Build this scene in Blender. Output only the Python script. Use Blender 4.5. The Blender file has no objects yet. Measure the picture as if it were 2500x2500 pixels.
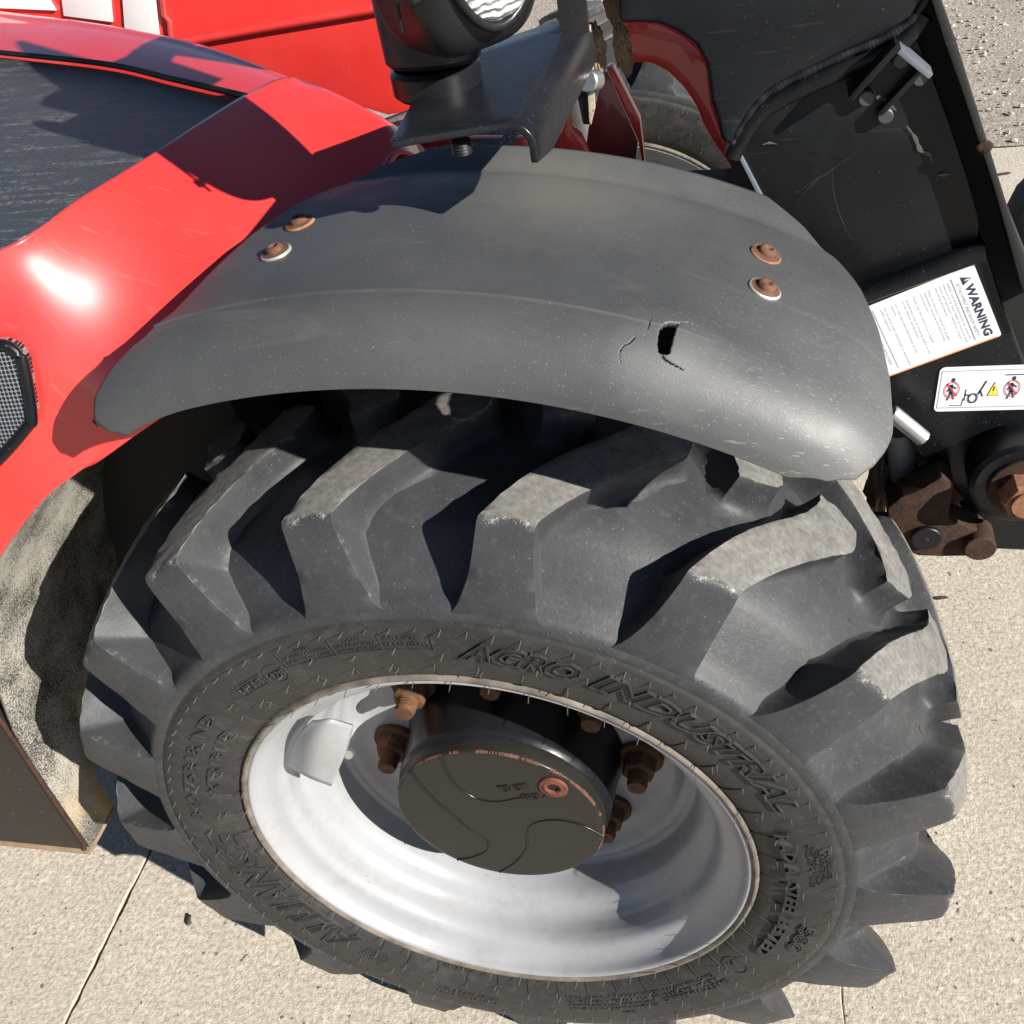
import bpy, bmesh, math, random
import numpy as np
from mathutils import Vector, Matrix
R = math.radians
rnd = random.Random(7)
scene = bpy.context.scene

# ------------------------------------------------------------------ camera
CAM = np.array([0.25633, -0.56222, 1.32542])
M = np.array([[0.97288, 0.01661, -0.2307], [0.18656, -0.64595, 0.74023], [-0.13673, -0.7632, -0.63154]])
F = 2600.0
AX = 0.41                                   # axle height
cd = bpy.data.cameras.new("camera"); cam = bpy.data.objects.new("camera", cd)
scene.collection.objects.link(cam); scene.camera = cam
cd.sensor_width = 36; cd.sensor_height = 36; cd.sensor_fit = 'HORIZONTAL'
cd.lens = 36 * F / 2500; cd.clip_start = .02; cd.clip_end = 200
rot = Matrix(((M[0][0], -M[0][1], -M[0][2]), (M[1][0], -M[1][1], -M[1][2]), (M[2][0], -M[2][1], -M[2][2])))
cam.matrix_world = Matrix.Translation(CAM) @ rot.to_4x4()

# ------------------------------------------------------------------ world, sun
SUN_AZ, SUN_EL = -28.5, 28.5                # degrees: azimuth in the XY plane from +X, elevation
w = bpy.data.worlds.new("World"); scene.world = w; w.use_nodes = True
wn = w.node_tree.nodes; wn.clear()
sky = wn.new('ShaderNodeTexSky'); sky.sky_type = 'NISHITA'; sky.sun_disc = False
sky.sun_elevation = R(SUN_EL); sky.sun_rotation = R(90 - SUN_AZ); sky.altitude = 2200; sky.air_density = .8; sky.dust_density = .1
bg = wn.new('ShaderNodeBackground'); bg.inputs[1].default_value = .05
wo = wn.new('ShaderNodeOutputWorld')
w.node_tree.links.new(sky.outputs[0], bg.inputs[0]); w.node_tree.links.new(bg.outputs[0], wo.inputs[0])
sd = bpy.data.lights.new("sun", 'SUN'); sd.energy = 5.0; sd.angle = R(.53); sd.color = (1, .955, .88)
sun = bpy.data.objects.new("sun", sd); scene.collection.objects.link(sun)
sv = Vector((math.cos(R(SUN_EL)) * math.cos(R(SUN_AZ)), math.cos(R(SUN_EL)) * math.sin(R(SUN_AZ)), math.sin(R(SUN_EL))))
sun.rotation_euler = sv.to_track_quat('Z', 'Y').to_euler(); sun.location = sv * 8
scene.view_settings.view_transform = 'Standard'; scene.view_settings.look = 'None'
scene.view_settings.exposure = .93; scene.view_settings.gamma = 1
scene.render.film_transparent = False

# ------------------------------------------------------------------ helpers
def at(px, py, **k):
    """where the sight line of photo pixel (2500 px wide) meets the plane x=, y= or z= (z above ground)"""
    v = M @ np.array([(px - 1250) / F, (py - 1250) / F, 1.]); (a, val), = k.items(); i = 'xyz'.index(a)
    return CAM + v * (val - CAM[i]) / v[i]
def obj(name, me, mat=None, parent=None, label=None, kind=None):
    if isinstance(me, bmesh.types.BMesh):
        b = me; me = bpy.data.meshes.new(name); b.to_mesh(me); b.free()
    o = bpy.data.objects.new(name, me); scene.collection.objects.link(o)
    if mat is not None:
        if not me.materials:
            for m_ in (mat if isinstance(mat, (list, tuple)) else [mat]): me.materials.append(m_)
    if parent: o.parent = parent
    if label: o['label'] = label
    if kind: o['kind'] = kind
    return o
def mesh(name, v, f, smooth=False):
    me = bpy.data.meshes.new(name); me.from_pydata([tuple(map(float, p)) for p in v], [], [tuple(map(int, q)) for q in f]); me.update()
    if smooth: me.polygons.foreach_set('use_smooth', [True] * len(me.polygons))
    return me
def sharp(o, deg=35):
    for e in (): pass
    o.data.polygons.foreach_set('use_smooth', [True] * len(o.data.polygons))
    bm = bmesh.new(); bm.from_mesh(o.data)
    for e in bm.edges:
        if len(e.link_faces) == 2 and e.calc_face_angle(0) > R(deg): e.smooth = False
    bm.to_mesh(o.data); bm.free(); return o
def grid_mesh(name, P, closeu=False, closev=False, flip=False, smooth=True):
    P = np.asarray(P, float); n, m = P.shape[:2]; f = []
    for i in range(n if closeu else n - 1):
        for j in range(m if closev else m - 1):
            a = i * m + j; b = ((i + 1) % n) * m + j; c = ((i + 1) % n) * m + (j + 1) % m; d = i * m + (j + 1) % m
            f.append((a, d, c, b) if flip else (a, b, c, d))
    return mesh(name, P.reshape(-1, 3), f, smooth)
def revolve(name, prof, n=128, cx=0, cz=AX, flip=False, smooth=True, y0=0):
    th = np.linspace(0, 2 * np.pi, n, endpoint=False)
    P = np.array([[(cx + r * math.cos(t), y + y0, cz + r * math.sin(t)) for r, y in prof] for t in th])
    return grid_mesh(name, P, closeu=True, flip=flip, smooth=smooth)
def crom(pts, n):
    """Catmull-Rom through pts, n samples per span"""
    P = np.asarray(pts, float); P = np.vstack([2 * P[0] - P[1], P, 2 * P[-1] - P[-2]]); out = []
    for i in range(1, len(P) - 2):
        for k in range(n):
            t = k / n; a, b, c, d = P[i - 1], P[i], P[i + 1], P[i + 2]
            out.append(.5 * (2 * b + (c - a) * t + (2 * a - 5 * b + 4 * c - d) * t * t + (3 * b - a - 3 * c + d) * t ** 3))
    out.append(P[-2]); return np.array(out)
def surf(G, nu, nv):
    G = np.asarray(G, float)
    A = np.array([crom(r, nv) for r in G]); return np.stack([crom(A[:, j], nu) for j in range(A.shape[1])], 1)
def plate(name, pts, depth, mat, parent, bevel=.0015, label=None, seg=2):
    """flat polygon (3-D points) given real thickness along the vector depth"""
    bm = bmesh.new(); vs = [bm.verts.new(tuple(p)) for p in pts]
    f = bm.faces.new(vs); r = bmesh.ops.extrude_face_region(bm, geom=[f])
    ev = [g for g in r['geom'] if isinstance(g, bmesh.types.BMVert)]
    bmesh.ops.translate(bm, verts=ev, vec=Vector(depth)); bmesh.ops.recalc_face_normals(bm, faces=bm.faces)
    if bevel: bmesh.ops.bevel(bm, geom=list(bm.edges), offset=bevel, segments=seg, affect='EDGES', profile=.6, clamp_overlap=True)
    o = obj(name, bm, mat, parent, label); return sharp(o)
def px(pts, k=1.0, ox=0, oy=0, **pl): return [at(ox + x / k, oy + y / k, **pl) for x, y in pts]
def cyl(name, a, b, r, mat, parent, n=24, r2=None, bevel=.001, label=None, rings=0):
    a = Vector(a); b = Vector(b); d = b - a; L = d.length; r2 = r if r2 is None else r2
    bv = min(bevel, r * .4, L * .4)
    prof = [(0, 0), (r - bv, 0), (r, bv)]
    if rings:
        for k in range(rings):
            z = bv + (L - 2 * bv) * (k + .5) / rings; prof += [(r, z - L / rings * .25), (r * .9, z)]
    prof += [(r2, L - bv), (r2 - bv, L), (0, L)]
    V = []; q = Vector((0, 0, 1)).rotation_difference(d.normalized())
    for k in range(n):
        t = 2 * math.pi * k / n
        V.append([tuple(a + q @ Vector((rr * math.cos(t), rr * math.sin(t), z))) for rr, z in prof])
    me = grid_mesh(name, V, closeu=True); o = obj(name, me, mat, parent, label)
    bm = bmesh.new(); bm.from_mesh(me); bmesh.ops.remove_doubles(bm, verts=bm.verts, dist=1e-6)
    bmesh.ops.recalc_face_normals(bm, faces=bm.faces); bm.to_mesh(me); bm.free(); return sharp(o)
def tube(name, pts, r, mat, parent, n=12, label=None):
    pts = [Vector(p) for p in pts]; V = []; ref = Vector((0, 0, 1))
    for i, p in enumerate(pts):
        t = (pts[min(i + 1, len(pts) - 1)] - pts[max(i - 1, 0)]).normalized()
        if abs(t.dot(ref)) > .95: ref = Vector((0, 1, 0))
        u = t.cross(ref).normalized(); v = t.cross(u); rr = r[i] if isinstance(r, (list, tuple)) else r
        V.append([tuple(p + (u * math.cos(2 * math.pi * k / n) + v * math.sin(2 * math.pi * k / n)) * rr) for k in range(n)])
    return obj(name, grid_mesh(name, V, closev=True), mat, parent, label)
def text2d(s, size=1., shear=0., bold=0., extrude=0., bevel=0., space=1., align='LEFT', res=2):
    c = bpy.data.curves.new("t", 'FONT'); c.body = s; c.size = size; c.shear = shear; c.offset = bold
    c.space_character = space; c.align_x = align; c.resolution_u = res; c.extrude = extrude; c.bevel_depth = bevel; c.bevel_resolution = 0
    o = bpy.data.objects.new("t", c); me = bpy.data.meshes.new_from_object(o)
    v = np.array([x.co for x in me.vertices]).reshape(-1, 3); f = [tuple(p.vertices) for p in me.polygons]
    bpy.data.objects.remove(o); bpy.data.meshes.remove(me); bpy.data.curves.remove(c); return v, f

# ------------------------------------------------------------------ materials
class NB:
    def __init__(s, name, rough=.5, metal=0., spec=.5, coat=0.):
        s.m = bpy.data.materials.new(name); s.m.use_nodes = True; s.t = s.m.node_tree; s.n = s.t.nodes; s.l = s.t.links
        s.b = s.n['Principled BSDF']; s.b.inputs['Roughness'].default_value = rough; s.b.inputs['Metallic'].default_value = metal
        s.b.inputs['Specular IOR Level'].default_value = spec; s.b.inputs['Coat Weight'].default_value = coat; s.b.inputs['Coat Roughness'].default_value = .04
        s.co = s.n.new('ShaderNodeTexCoord').outputs['Object']
    def link(s, a, b): s.l.new(a, b)
    def map(s, sc=(1, 1, 1), rot=(0, 0, 0), src=None):
        k = s.n.new('ShaderNodeMapping'); k.inputs['Scale'].default_value = sc; k.inputs['Rotation'].default_value = rot
        s.link(src or s.co, k.inputs[0]); return k.outputs[0]
    def noise(s, scale, detail=3, rough=.55, src=None, dist=0.):
        k = s.n.new('ShaderNodeTexNoise'); k.inputs['Scale'].default_value = scale; k.inputs['Detail'].default_value = detail
        k.inputs['Roughness'].default_value = rough; k.inputs['Distortion'].default_value = dist; s.link(src or s.co, k.inputs['Vector']); return k.outputs['Fac']
    def vor(s, scale, feat='F1', out='Distance', src=None, rand=1.):
        k = s.n.new('ShaderNodeTexVoronoi'); k.feature = feat; k.inputs['Scale'].default_value = scale; k.inputs['Randomness'].default_value = rand
        s.link(src or s.co, k.inputs['Vector']); return k.outputs[out]
    def ramp(s, fac, stops, interp='LINEAR'):
        k = s.n.new('ShaderNodeValToRGB'); k.color_ramp.interpolation = interp; e = k.color_ramp.elements
        while len(e) < len(stops): e.new(.5)
        for q, (p, c) in zip(e, stops):
            q.position = p; q.color = (c, c, c, 1) if isinstance(c, (int, float)) else (*c, 1)
        s.link(fac, k.inputs[0]); return k.outputs[0]
    def mix(s, fac, a, b, mode='MIX'):
        k = s.n.new('ShaderNodeMix'); k.data_type = 'RGBA'; k.blend_type = mode
        if isinstance(fac, (int, float)): k.inputs[0].default_value = fac
        else: s.link(fac, k.inputs[0])
        for q, i in ((a, 6), (b, 7)):
            if isinstance(q, tuple): k.inputs[i].default_value = (*q, 1)
            else: s.link(q, k.inputs[i])
        return k.outputs[2]
    def math(s, op, a, b=None):
        k = s.n.new('ShaderNodeMath'); k.operation = op; k.use_clamp = False
        for q, i in ((a, 0), (b, 1)):
            if q is None: continue
            if isinstance(q, (int, float)): k.inputs[i].default_value = q
            else: s.link(q, k.inputs[i])
        return k.outputs[0]
    def attr(s, name):
        k = s.n.new('ShaderNodeAttribute'); k.attribute_name = name; return k.outputs['Fac']
    def col(s, c):
        if isinstance(c, tuple): s.b.inputs['Base Color'].default_value = (*c, 1)
        else: s.link(c, s.b.inputs['Base Color'])
    def rough(s, c): s.link(c, s.b.inputs['Roughness'])
    def bump(s, h, strength=.5, dist=.001):
        k = s.n.new('ShaderNodeBump'); k.inputs['Strength'].default_value = strength; k.inputs['Distance'].default_value = dist
        if getattr(s, '_b', None): s.link(s._b, k.inputs['Normal'])
        s.link(h, k.inputs['Height']); s._b = k.outputs[0]; s.link(s._b, s.b.inputs['Normal'])

def scr(b, n=3, dens=.70):
    out = None
    for i in range(n):
        src = b.map((22, 520, 300), (.4 + 1.1 * i, .8 * i + .3, 1.7 * i + .5))
        f = b.math('MULTIPLY', b.ramp(b.noise(1.0 + .3 * i, 1, .4, src=src), [(dens, 0.), (dens + .03, 1.)]), b.ramp(b.noise(3 + i, 2), [(.48, 0.), (.58, 1.)]))
        out = f if out is None else b.math('MAXIMUM', out, f)
    return out
def m_rubber():
    b = NB('tyre_rubber', .62, spec=.35)
    n1 = b.noise(9, 4); n2 = b.noise(60, 5, .7); sp = b.noise(420, 2, .6)
    base = b.mix(b.ramp(n1, [(.35, 0.), (.7, 1.)]), (.022, .0215, .021), (.036, .035, .033))
    base = b.mix(b.ramp(n2, [(.5, 0.), (.75, .5)]), base, (.075, .073, .068))
    base = b.mix(b.ramp(sp, [(.68, 0.), (.74, .7)]), base, (.16, .155, .14))
    b.col(base); b.rough(b.ramp(n2, [(.3, .5), (.7, .72)])); b.bump(b.noise(500, 3), .25, .0005); b.bump(n2, .15, .002); return b.m
def m_tread():
    b = NB('worn_tread_rubber', .65, spec=.3)
    n1 = b.noise(14, 4, .6); n2 = b.noise(110, 5, .75); sp = b.noise(500, 2)
    base = b.mix(b.ramp(n1, [(.3, 0.), (.7, 1.)]), (.030, .031, .034), (.050, .052, .055))
    base = b.mix(b.ramp(n2, [(.52, 0.), (.85, .55)]), base, (.105, .105, .10))
    base = b.mix(b.ramp(sp, [(.70, 0.), (.76, .8)]), base, (.26, .25, .22))
    du = b.attr('dust'); edge = b.math('ADD', du, b.math('MULTIPLY', b.math('SUBTRACT', b.noise(55, 6, .75), .5), 1.5))
    f = b.ramp(edge, [(.55, 0.), (.8, 1.)])
    dust = b.mix(b.ramp(b.noise(200, 4, .7), [(.3, 0.), (.75, 1.)]), (.12, .115, .105), (.235, .225, .205))
    base = b.mix(b.math('MULTIPLY', f, b.ramp(b.noise(24, 4, .65), [(.3, .45), (.6, 1.)])), base, dust)
    ch = b.attr('chalk'); e2 = b.math('ADD', ch, b.math('MULTIPLY', b.math('SUBTRACT', b.noise(150, 6, .8), .5), 1.6))
    base = b.mix(b.ramp(e2, [(.72, 0.), (.9, .9)]), base, (.36, .35, .31))
    b.col(base); b.rough(b.ramp(f, [(0, .5), (1, .85)])); b.bump(b.noise(260, 5, .7), .4, .0009); b.bump(b.noise(38, 3), .12, .003); return b.m
def m_plastic():
    b = NB('weathered_fender_plastic', .48, spec=.5)
    n = b.noise(4.5, 4, .6); sc = b.noise(7, 5, .65, src=b.map((1, 5, 1), (0, .5, .6)), dist=.6)
    base = b.mix(b.ramp(n, [(.35, 0.), (.7, 1.)]), (.052, .054, .057), (.076, .077, .079))
    base = b.mix(b.ramp(sc, [(.6, 0.), (.8, .4)]), base, (.14, .135, .125))
    for s_, lo, hi in ((760, .71, .77), (560, .76, .80)):
        base = b.mix(b.math('MULTIPLY', b.ramp(b.noise(s_, 1, .4), [(lo, 0.), (hi, .4)]), b.ramp(b.noise(6, 3), [(.35, .25), (.6, 1.)])), base, (.36, .35, .32))
    base = b.mix(b.math('MULTIPLY', scr(b, 1, .73), .2), base, (.2, .195, .18))
    for (cx, cy, cz), rad, fac, colr in (((.105, .185, 1.005), .10, .55, (.15, .14, .115)), ((.315, .02, .88), .13, .45, (.15, .15, .145)), ((-.06, .02, 1.0), .10, .2, (.03, .03, .031)), ((.22, .14, .96), .05, .3, (.035, .034, .033)), ((.205, -.002, AX + .565), .05, .55, (.17, .17, .165))):
        vd = b.n.new('ShaderNodeVectorMath'); vd.operation = 'DISTANCE'; b.link(b.co, vd.inputs[0]); vd.inputs[1].default_value = (cx, cy, cz)
        dd_ = b.math('ADD', vd.outputs['Value'], b.math('MULTIPLY', b.math('SUBTRACT', b.noise(18, 5, .7), .5), rad * 1.1))
        base = b.mix(b.ramp(b.math('DIVIDE', dd_, rad), [(.15, fac), (1., 0.)]), base, colr)
    vd = b.n.new('ShaderNodeVectorMath'); vd.operation = 'DISTANCE'; b.link(b.co, vd.inputs[0]); vd.inputs[1].default_value = (.315, .0, AX + .46)
    msk = b.ramp(vd.outputs['Value'], [(.06, 1.), (.19, 0.)])
    sc2 = None
    for i, (rt, sd_) in enumerate((((.3, .2, .5), .69), ((1.2, .9, .3), .70), ((.1, 1.6, 1.1), .69), ((2.2, .4, 1.9), .71))):
        f2 = b.ramp(b.noise(1.0, 1, .4, src=b.map((7, 700, 380), rt)), [(sd_ + .035, 0.), (sd_ + .06, 1.)]); sc2 = f2 if sc2 is None else b.math('MAXIMUM', sc2, f2)
    base = b.mix(b.math('MULTIPLY', b.math('MULTIPLY', sc2, msk), .5), base, (.27, .265, .24))
    b.col(base); b.rough(b.ramp(b.noise(25, 4), [(.3, .42), (.7, .6)])); b.bump(b.noise(900, 2), .22, .0006); b.bump(b.noise(12, 3), .15, .004); return b.m
def m_red(name='red_paint', c=(.66, .030, .026)):
    b = NB(name, .38, spec=.5, coat=.9); b.b.inputs['Coat Roughness'].default_value = .05
    n = b.noise(8, 4, .6); sc = b.noise(20, 4, .6, src=b.map((1, 6, 1), (.3, .2, .9)), dist=1.2)
    base = b.mix(b.ramp(n, [(.35, 0.), (.7, 1.)]), c, (c[0] * 1.08, c[1] * 1.5, c[2] * 1.5))
    base = b.mix(b.ramp(sc, [(.62, 0.), (.72, .13)]), base, (.75, .25, .2))
    base = b.mix(b.ramp(b.noise(240, 2), [(.76, 0.), (.8, .6)]), base, (.12, .03, .02))
    b.col(base); b.bump(b.noise(60, 2), .02, .0006); return b.m
def m_black(name='black_paint', c=(.0045, .0055, .0070), rough=.27, dusty=.5, sc=1.):
    b = NB(name, rough, spec=.32)
    n = b.noise(11 * sc, 5, .65); sp = b.noise(300 * sc, 2, .6)
    base = b.mix(b.ramp(n, [(.48, 0.), (.85, dusty * .7)]), c, (.030, .030, .029))
    base = b.mix(b.ramp(sp, [(.69, 0.), (.74, dusty * .8)]), base, (.13, .128, .12))
    base = b.mix(b.math('MULTIPLY', scr(b, 2, .72), .10), base, (.10, .10, .095))
    b.col(base); b.rough(b.ramp(n, [(.3, rough - .06), (.7, rough + .2)])); b.bump(b.noise(220, 3), .12, .0008); return b.m
def m_rust(name='rusty_steel', c1=(.075, .033, .020), c2=(.185, .095, .058)):
    b = NB(name, .85, spec=.25); n = b.noise(90, 6, .7)
    base = b.mix(b.ramp(n, [(.3, 0.), (.7, 1.)]), c1, c2)
    base = b.mix(b.ramp(b.noise(170, 4), [(.58, 0.), (.7, .8)]), base, (.055, .03, .02))
    b.col(base); b.bump(b.noise(260, 5, .7), .6, .0012); return b.m
def m_rim():
    b = NB('white_rim_paint', .36, spec=.5, coat=.2)
    n = b.noise(6, 4); base = b.mix(b.ramp(n, [(.35, 0.), (.7, 1.)]), (.31, .315, .33), (.255, .26, .27))
    dirt = b.noise(26, 6, .75); base = b.mix(b.ramp(dirt, [(.5, 0.), (.85, .6)]), base, (.18, .155, .13))
    chip = b.math('MULTIPLY', b.ramp(b.noise(85, 3, .6), [(.705, 0.), (.72, 1.)]), b.ramp(b.noise(9, 2), [(.5, 0.), (.56, 1.)]))
    base = b.mix(chip, base, (.33, .15, .07)); b.col(base)
    b.bump(chip, -.4, .0006); b.bump(b.noise(40, 2), .05, .002); return b.m
def m_concrete():
    b = NB('concrete', .9, spec=.25)
    n1 = b.noise(2.2, 5, .6); n2 = b.noise(150, 4, .7); n3 = b.noise(360, 3, .6)
    base = b.mix(b.ramp(n1, [(.3, 0.), (.7, 1.)]), (.53, .465, .375), (.63, .565, .465))
    base = b.mix(b.ramp(n2, [(.35, .75), (.6, 0.)]), base, (.27, .235, .195))
    base = b.mix(b.ramp(b.vor(160, out='Color'), [(.75, 0.), (.9, .45)]), base, (.74, .68, .58))
    base = b.mix(b.ramp(b.noise(5, 5, .7, dist=1.), [(.52, 0.), (.75, .32)]), base, (.30, .26, .215))
    base = b.mix(b.ramp(b.noise(70, 2, .4), [(.70, 0.), (.73, .85)]), base, (.11, .095, .08))
    b.col(base); b.bump(n2, .55, .0030); b.bump(n3, .5, .0012); b.bump(b.noise(30, 3), .3, .004); return b.m
def m_dirt():
    b = NB('gravelly_dirt', .95, spec=.2); n = b.noise(3, 6, .6); n2 = b.noise(60, 5, .7)
    base = b.mix(b.ramp(n, [(.3, 0.), (.7, 1.)]), (.40, .35, .29), (.54, .48, .41))
    base = b.mix(b.ramp(n2, [(.35, .7), (.6, 0.)]), base, (.19, .16, .13)); b.col(base); b.bump(n2, .9, .012); return b.m
def m_liner():
    b = NB('sand_crusted_plastic', .8, spec=.3)
    g = b.math('ADD', b.math('MULTIPLY', b.noise(460, 4, .85), .7), b.math('MULTIPLY', b.noise(16, 3), .3))
    base = b.mix(b.ramp(g, [(.44, 0.), (.54, 1.)]), (.022, .020, .018), (.37, .35, .30))
    z = b.n.new('ShaderNodeSeparateXYZ'); b.link(b.co, z.inputs[0])
    low = b.ramp(b.math('ADD', z.outputs['Z'], b.math('MULTIPLY', b.math('SUBTRACT', b.noise(20, 5, .7), .5), .22)), [(.27, 1.), (.36, 0.)])
    sand = b.mix(b.ramp(b.noise(420, 3, .7), [(.35, 0.), (.65, 1.)]), (.2, .14, .075), (.5, .4, .24))
    b.col(b.mix(b.math('MULTIPLY', low, b.ramp(b.noise(26, 4), [(.42, 0.), (.5, 1.)])), base, sand)); b.bump(b.noise(300, 4, .7), .7, .002); return b.m
def m_stepmat():
    b = NB('ribbed_rubber_mat', .42, spec=.5); b.co = b.n.new('ShaderNodeTexCoord').outputs['UV']
    pm = b.map((330, 330, 1), (0, 0, .45)); v = b.vor(1, src=pm, rand=0.)
    sc = b.noise(11, 5, .7, src=b.map((1, 7, 1), (0, 0, -1.33)), dist=.5)
    line = b.math('MULTIPLY', b.ramp(sc, [(.5, 0.), (.6, 1.)]), b.ramp(b.noise(170, 3, .8), [(.46, 0.), (.58, 1.)]))
    base = b.mix(b.ramp(v, [(.2, 1.), (.5, 0.)]), (.024, .025, .028), (.060, .062, .068))
    base = b.mix(b.math('MULTIPLY', line, .4), base, (.28, .28, .26)); b.col(base)
    b.bump(b.ramp(v, [(.1, 1.), (.5, 0.)]), .6, .0012); return b.m
def m_simple(name, c, rough=.5, metal=0., spec=.5, var=.15, bumpd=.0004, coat=0.):
    b = NB(name, rough, metal, spec, coat); n = b.noise(40, 4)
    b.col(b.mix(b.ramp(n, [(.3, 0.), (.7, 1.)]), tuple(x * (1 - var) for x in c), tuple(min(1, x * (1 + var)) for x in c))); b.bump(b.noise(200, 3), .2, bumpd); return b.m
RUB = m_rubber(); TRD = m_tread(); PLA = m_plastic(); RED = m_red(); BLK = m_black(); RUST = m_rust(); RIM = m_rim()
CON = m_concrete(); DIRT = m_dirt(); LIN = m_liner(); MAT = m_stepmat()
BLKD = m_black('dusty_black_paint', (.008, .008, .009), .45, .5); BLKG = m_black('glossy_black_paint', (.007, .008, .010), .22, .35)
HOUS = m_black('black_lamp_plastic', (.009, .009, .011), .32, .12); CAPM = m_black('hub_cap_paint', (.015, .014, .012), .33, .4)
RUSTD = m_rust('dark_rust', (.024, .013, .010), (.065, .034, .022)); ORUST = m_rust('orange_rust', (.15, .065, .035), (.33, .17, .095))
STEEL = m_simple('bare_steel', (.5, .5, .5), .35, .9); ZINC = m_simple('zinc', (.55, .54, .5), .5, .6)
WHITE = m_simple('white_vinyl', (.74, .74, .75), .35, var=.03); INK = m_simple('black_ink', (.03, .035, .07), .5, var=.05)
GREY = m_simple('grey_ink', (.28, .29, .32), .5, var=.1); REDI = m_simple('red_ink', (.65, .06, .07), .4, var=.05); YEL = m_simple('yellow_ink', (.8, .68, .05), .4, var=.05)
ORG = m_simple('orange_ink', (.8, .3, .12), .4, var=.1); MUD = m_simple('dried_mud', (.24, .17, .11), .95, spec=.1, var=.3, bumpd=.002)
CHALK = m_simple('pale_scuff', (.085, .08, .07), .8, var=.2); BARK = m_simple('dark_debris', (.03, .022, .016), .8, var=.2)
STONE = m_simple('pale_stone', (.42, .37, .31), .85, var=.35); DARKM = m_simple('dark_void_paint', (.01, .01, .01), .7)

# ------------------------------------------------------------------ ground
g = obj('ground', mesh('ground', [(-60, -60, -.03), (60, -60, -.03), (60, 90, -.03), (-60, 90, -.03)], [(0, 1, 2, 3)]), DIRT, kind='structure')
dirtyard = obj('gravel_yard', grid_mesh('gravel_yard', [[(x, y, -.006 + .012 * math.sin(x * 3.1 + y) * math.sin(y * 2.3)) for y in np.linspace(2.66, 16, 60)] for x in np.linspace(-6, 12, 70)], flip=True), DIRT, kind='structure')
pave = bpy.data.objects.new('concrete_pavement', None); scene.collection.objects.link(pave); pave['kind'] = 'structure'
def slab(x0, x1, y0, y1):
    def side(a, b, n): return [a + (b - a) * k / n for k in range(n)]
    j = lambda: rnd.uniform(-.0016, .0016)
    n = 160; out = [(x, y0 + j()) for x in side(x0, x1, 20)] + [(x1 + j(), y) for y in side(y0, y1, n)] + \
        [(x, y1 + j()) for x in side(x1, x0, 20)] + [(x0 + j(), y) for y in side(y1, y0, n)]
    cx, cy = (x0 + x1) / 2, (y0 + y1) / 2; V = []; k = len(out)
    for s_, z in ((.0, -.028), (.0, -.0014), (.0006, -.0004), (.0016, 0.)):
        V += [(x + (s_ if x < cx else -s_) * (abs(x - cx) / (x1 - x0) > .49), y + (s_ if y < cy else -s_) * (abs(y - cy) / (y1 - y0) > .49), z) for x, y in out]
    Fc = [(a * k + i, a * k + (i + 1) % k, (a + 1) * k + (i + 1) % k, (a + 1) * k + i) for a in range(3) for i in range(k)]
    Fc.append(tuple(3 * k + i for i in range(k)))
    obj('slab', mesh('slab', V, Fc), CON, pave)
for x0, x1 in ((-3.60, -2.617), (-2.614, -1.627), (-1.624, -.6360), (-.6308, .3580), (.3588, 1.346), (1.349, 2.336), (2.339, 3.33)):
    slab(x0, x1, -1.6, .98); slab(x0, x1, .984, 2.642)
# loose grit on the yard
def pebbles(name, n, fx, fy, smin, smax, mat, z=0., pw=1.):
    V = []; Fc = []
    ico = [(0, 0, 1), (.89, 0, .45), (.28, .85, .45), (-.72, .53, .45), (-.72, -.53, .45), (.28, -.85, .45), (.72, .53, -.4), (-.28, .85, -.4), (-.89, 0, -.4), (-.28, -.85, -.4), (.72, -.53, -.4)]
    fi = [(0, 1, 2), (0, 2, 3), (0, 3, 4), (0, 4, 5), (0, 5, 1), (1, 6, 2), (2, 7, 3), (3, 8, 4), (4, 9, 5), (5, 10, 1), (2, 6, 7), (3, 7, 8), (4, 8, 9), (5, 9, 10), (1, 10, 6)]
    for _ in range(n):
        s_ = smin + (smax - smin) * rnd.random() ** 3; x, y = rnd.uniform(*fx), rnd.uniform(*fy); a = rnd.uniform(0, 6.28); o = len(V)
        sx, sy, sz = s_ * rnd.uniform(.8, 1.4), s_ * rnd.uniform(.6, 1), s_ * rnd.uniform(.4, .7)
        for p in ico:
            q = [c * rnd.uniform(.8, 1.15) for c in p]; X, Y = q[0] * sx, q[1] * sy
            V.append((x + X * math.cos(a) - Y * math.sin(a), y + X * math.sin(a) + Y * math.cos(a), z + q[2] * sz))
        Fc += [tuple(o + i for i in f) for f in fi]
    return obj(name, mesh(name, V, Fc), mat, kind='stuff')
p = pebbles('gravel', 14000, (.6, 3.2), (2.67, 7.5), .0015, .0105, STONE, .0); p['label'] = 'loose pale gravel scattered over the dirt yard beyond the concrete'
p = pebbles('grit', 500, (-1., 1.2), (-.6, 2.6), .0008, .0028, STONE, .0005); p['label'] = 'fine loose grit lying on the concrete'
def debris(name, x, y, pts, label, cat):
    o = obj(name, grid_mesh(name, [[(x + px_ * math.cos(a) + 0, y + py_ + .0012 * math.sin(a), .001 + .0016 + .0016 * math.sin(a) + z) for a in np.linspace(0, 2 * np.pi, 8, endpoint=False) for px_, py_, z in [(q[0] + q[3] * math.cos(a), q[1], q[2])]] for q in pts], closev=True), BARK)
    o['label'] = label; o['category'] = cat; return o
def twig(x, y, L, a, r, label):
    c, s_ = math.cos(a), math.sin(a)
    pts = [(x + c * L * t, y + s_ * L * t + .002 * math.sin(4 * t), r * .8 + .002 * t * (1 - t)) for t in np.linspace(-.5, .5, 6)]
    o = tube('twig', pts, [r * .5, r, r * 1.1, r * .9, r, r * .3], BARK, None, 7); o['label'] = label; o['category'] = 'twig'
twig(.5437, .788, .024, -.1, .0028, 'short dark twig on the concrete to the right of the tyre')
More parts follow.
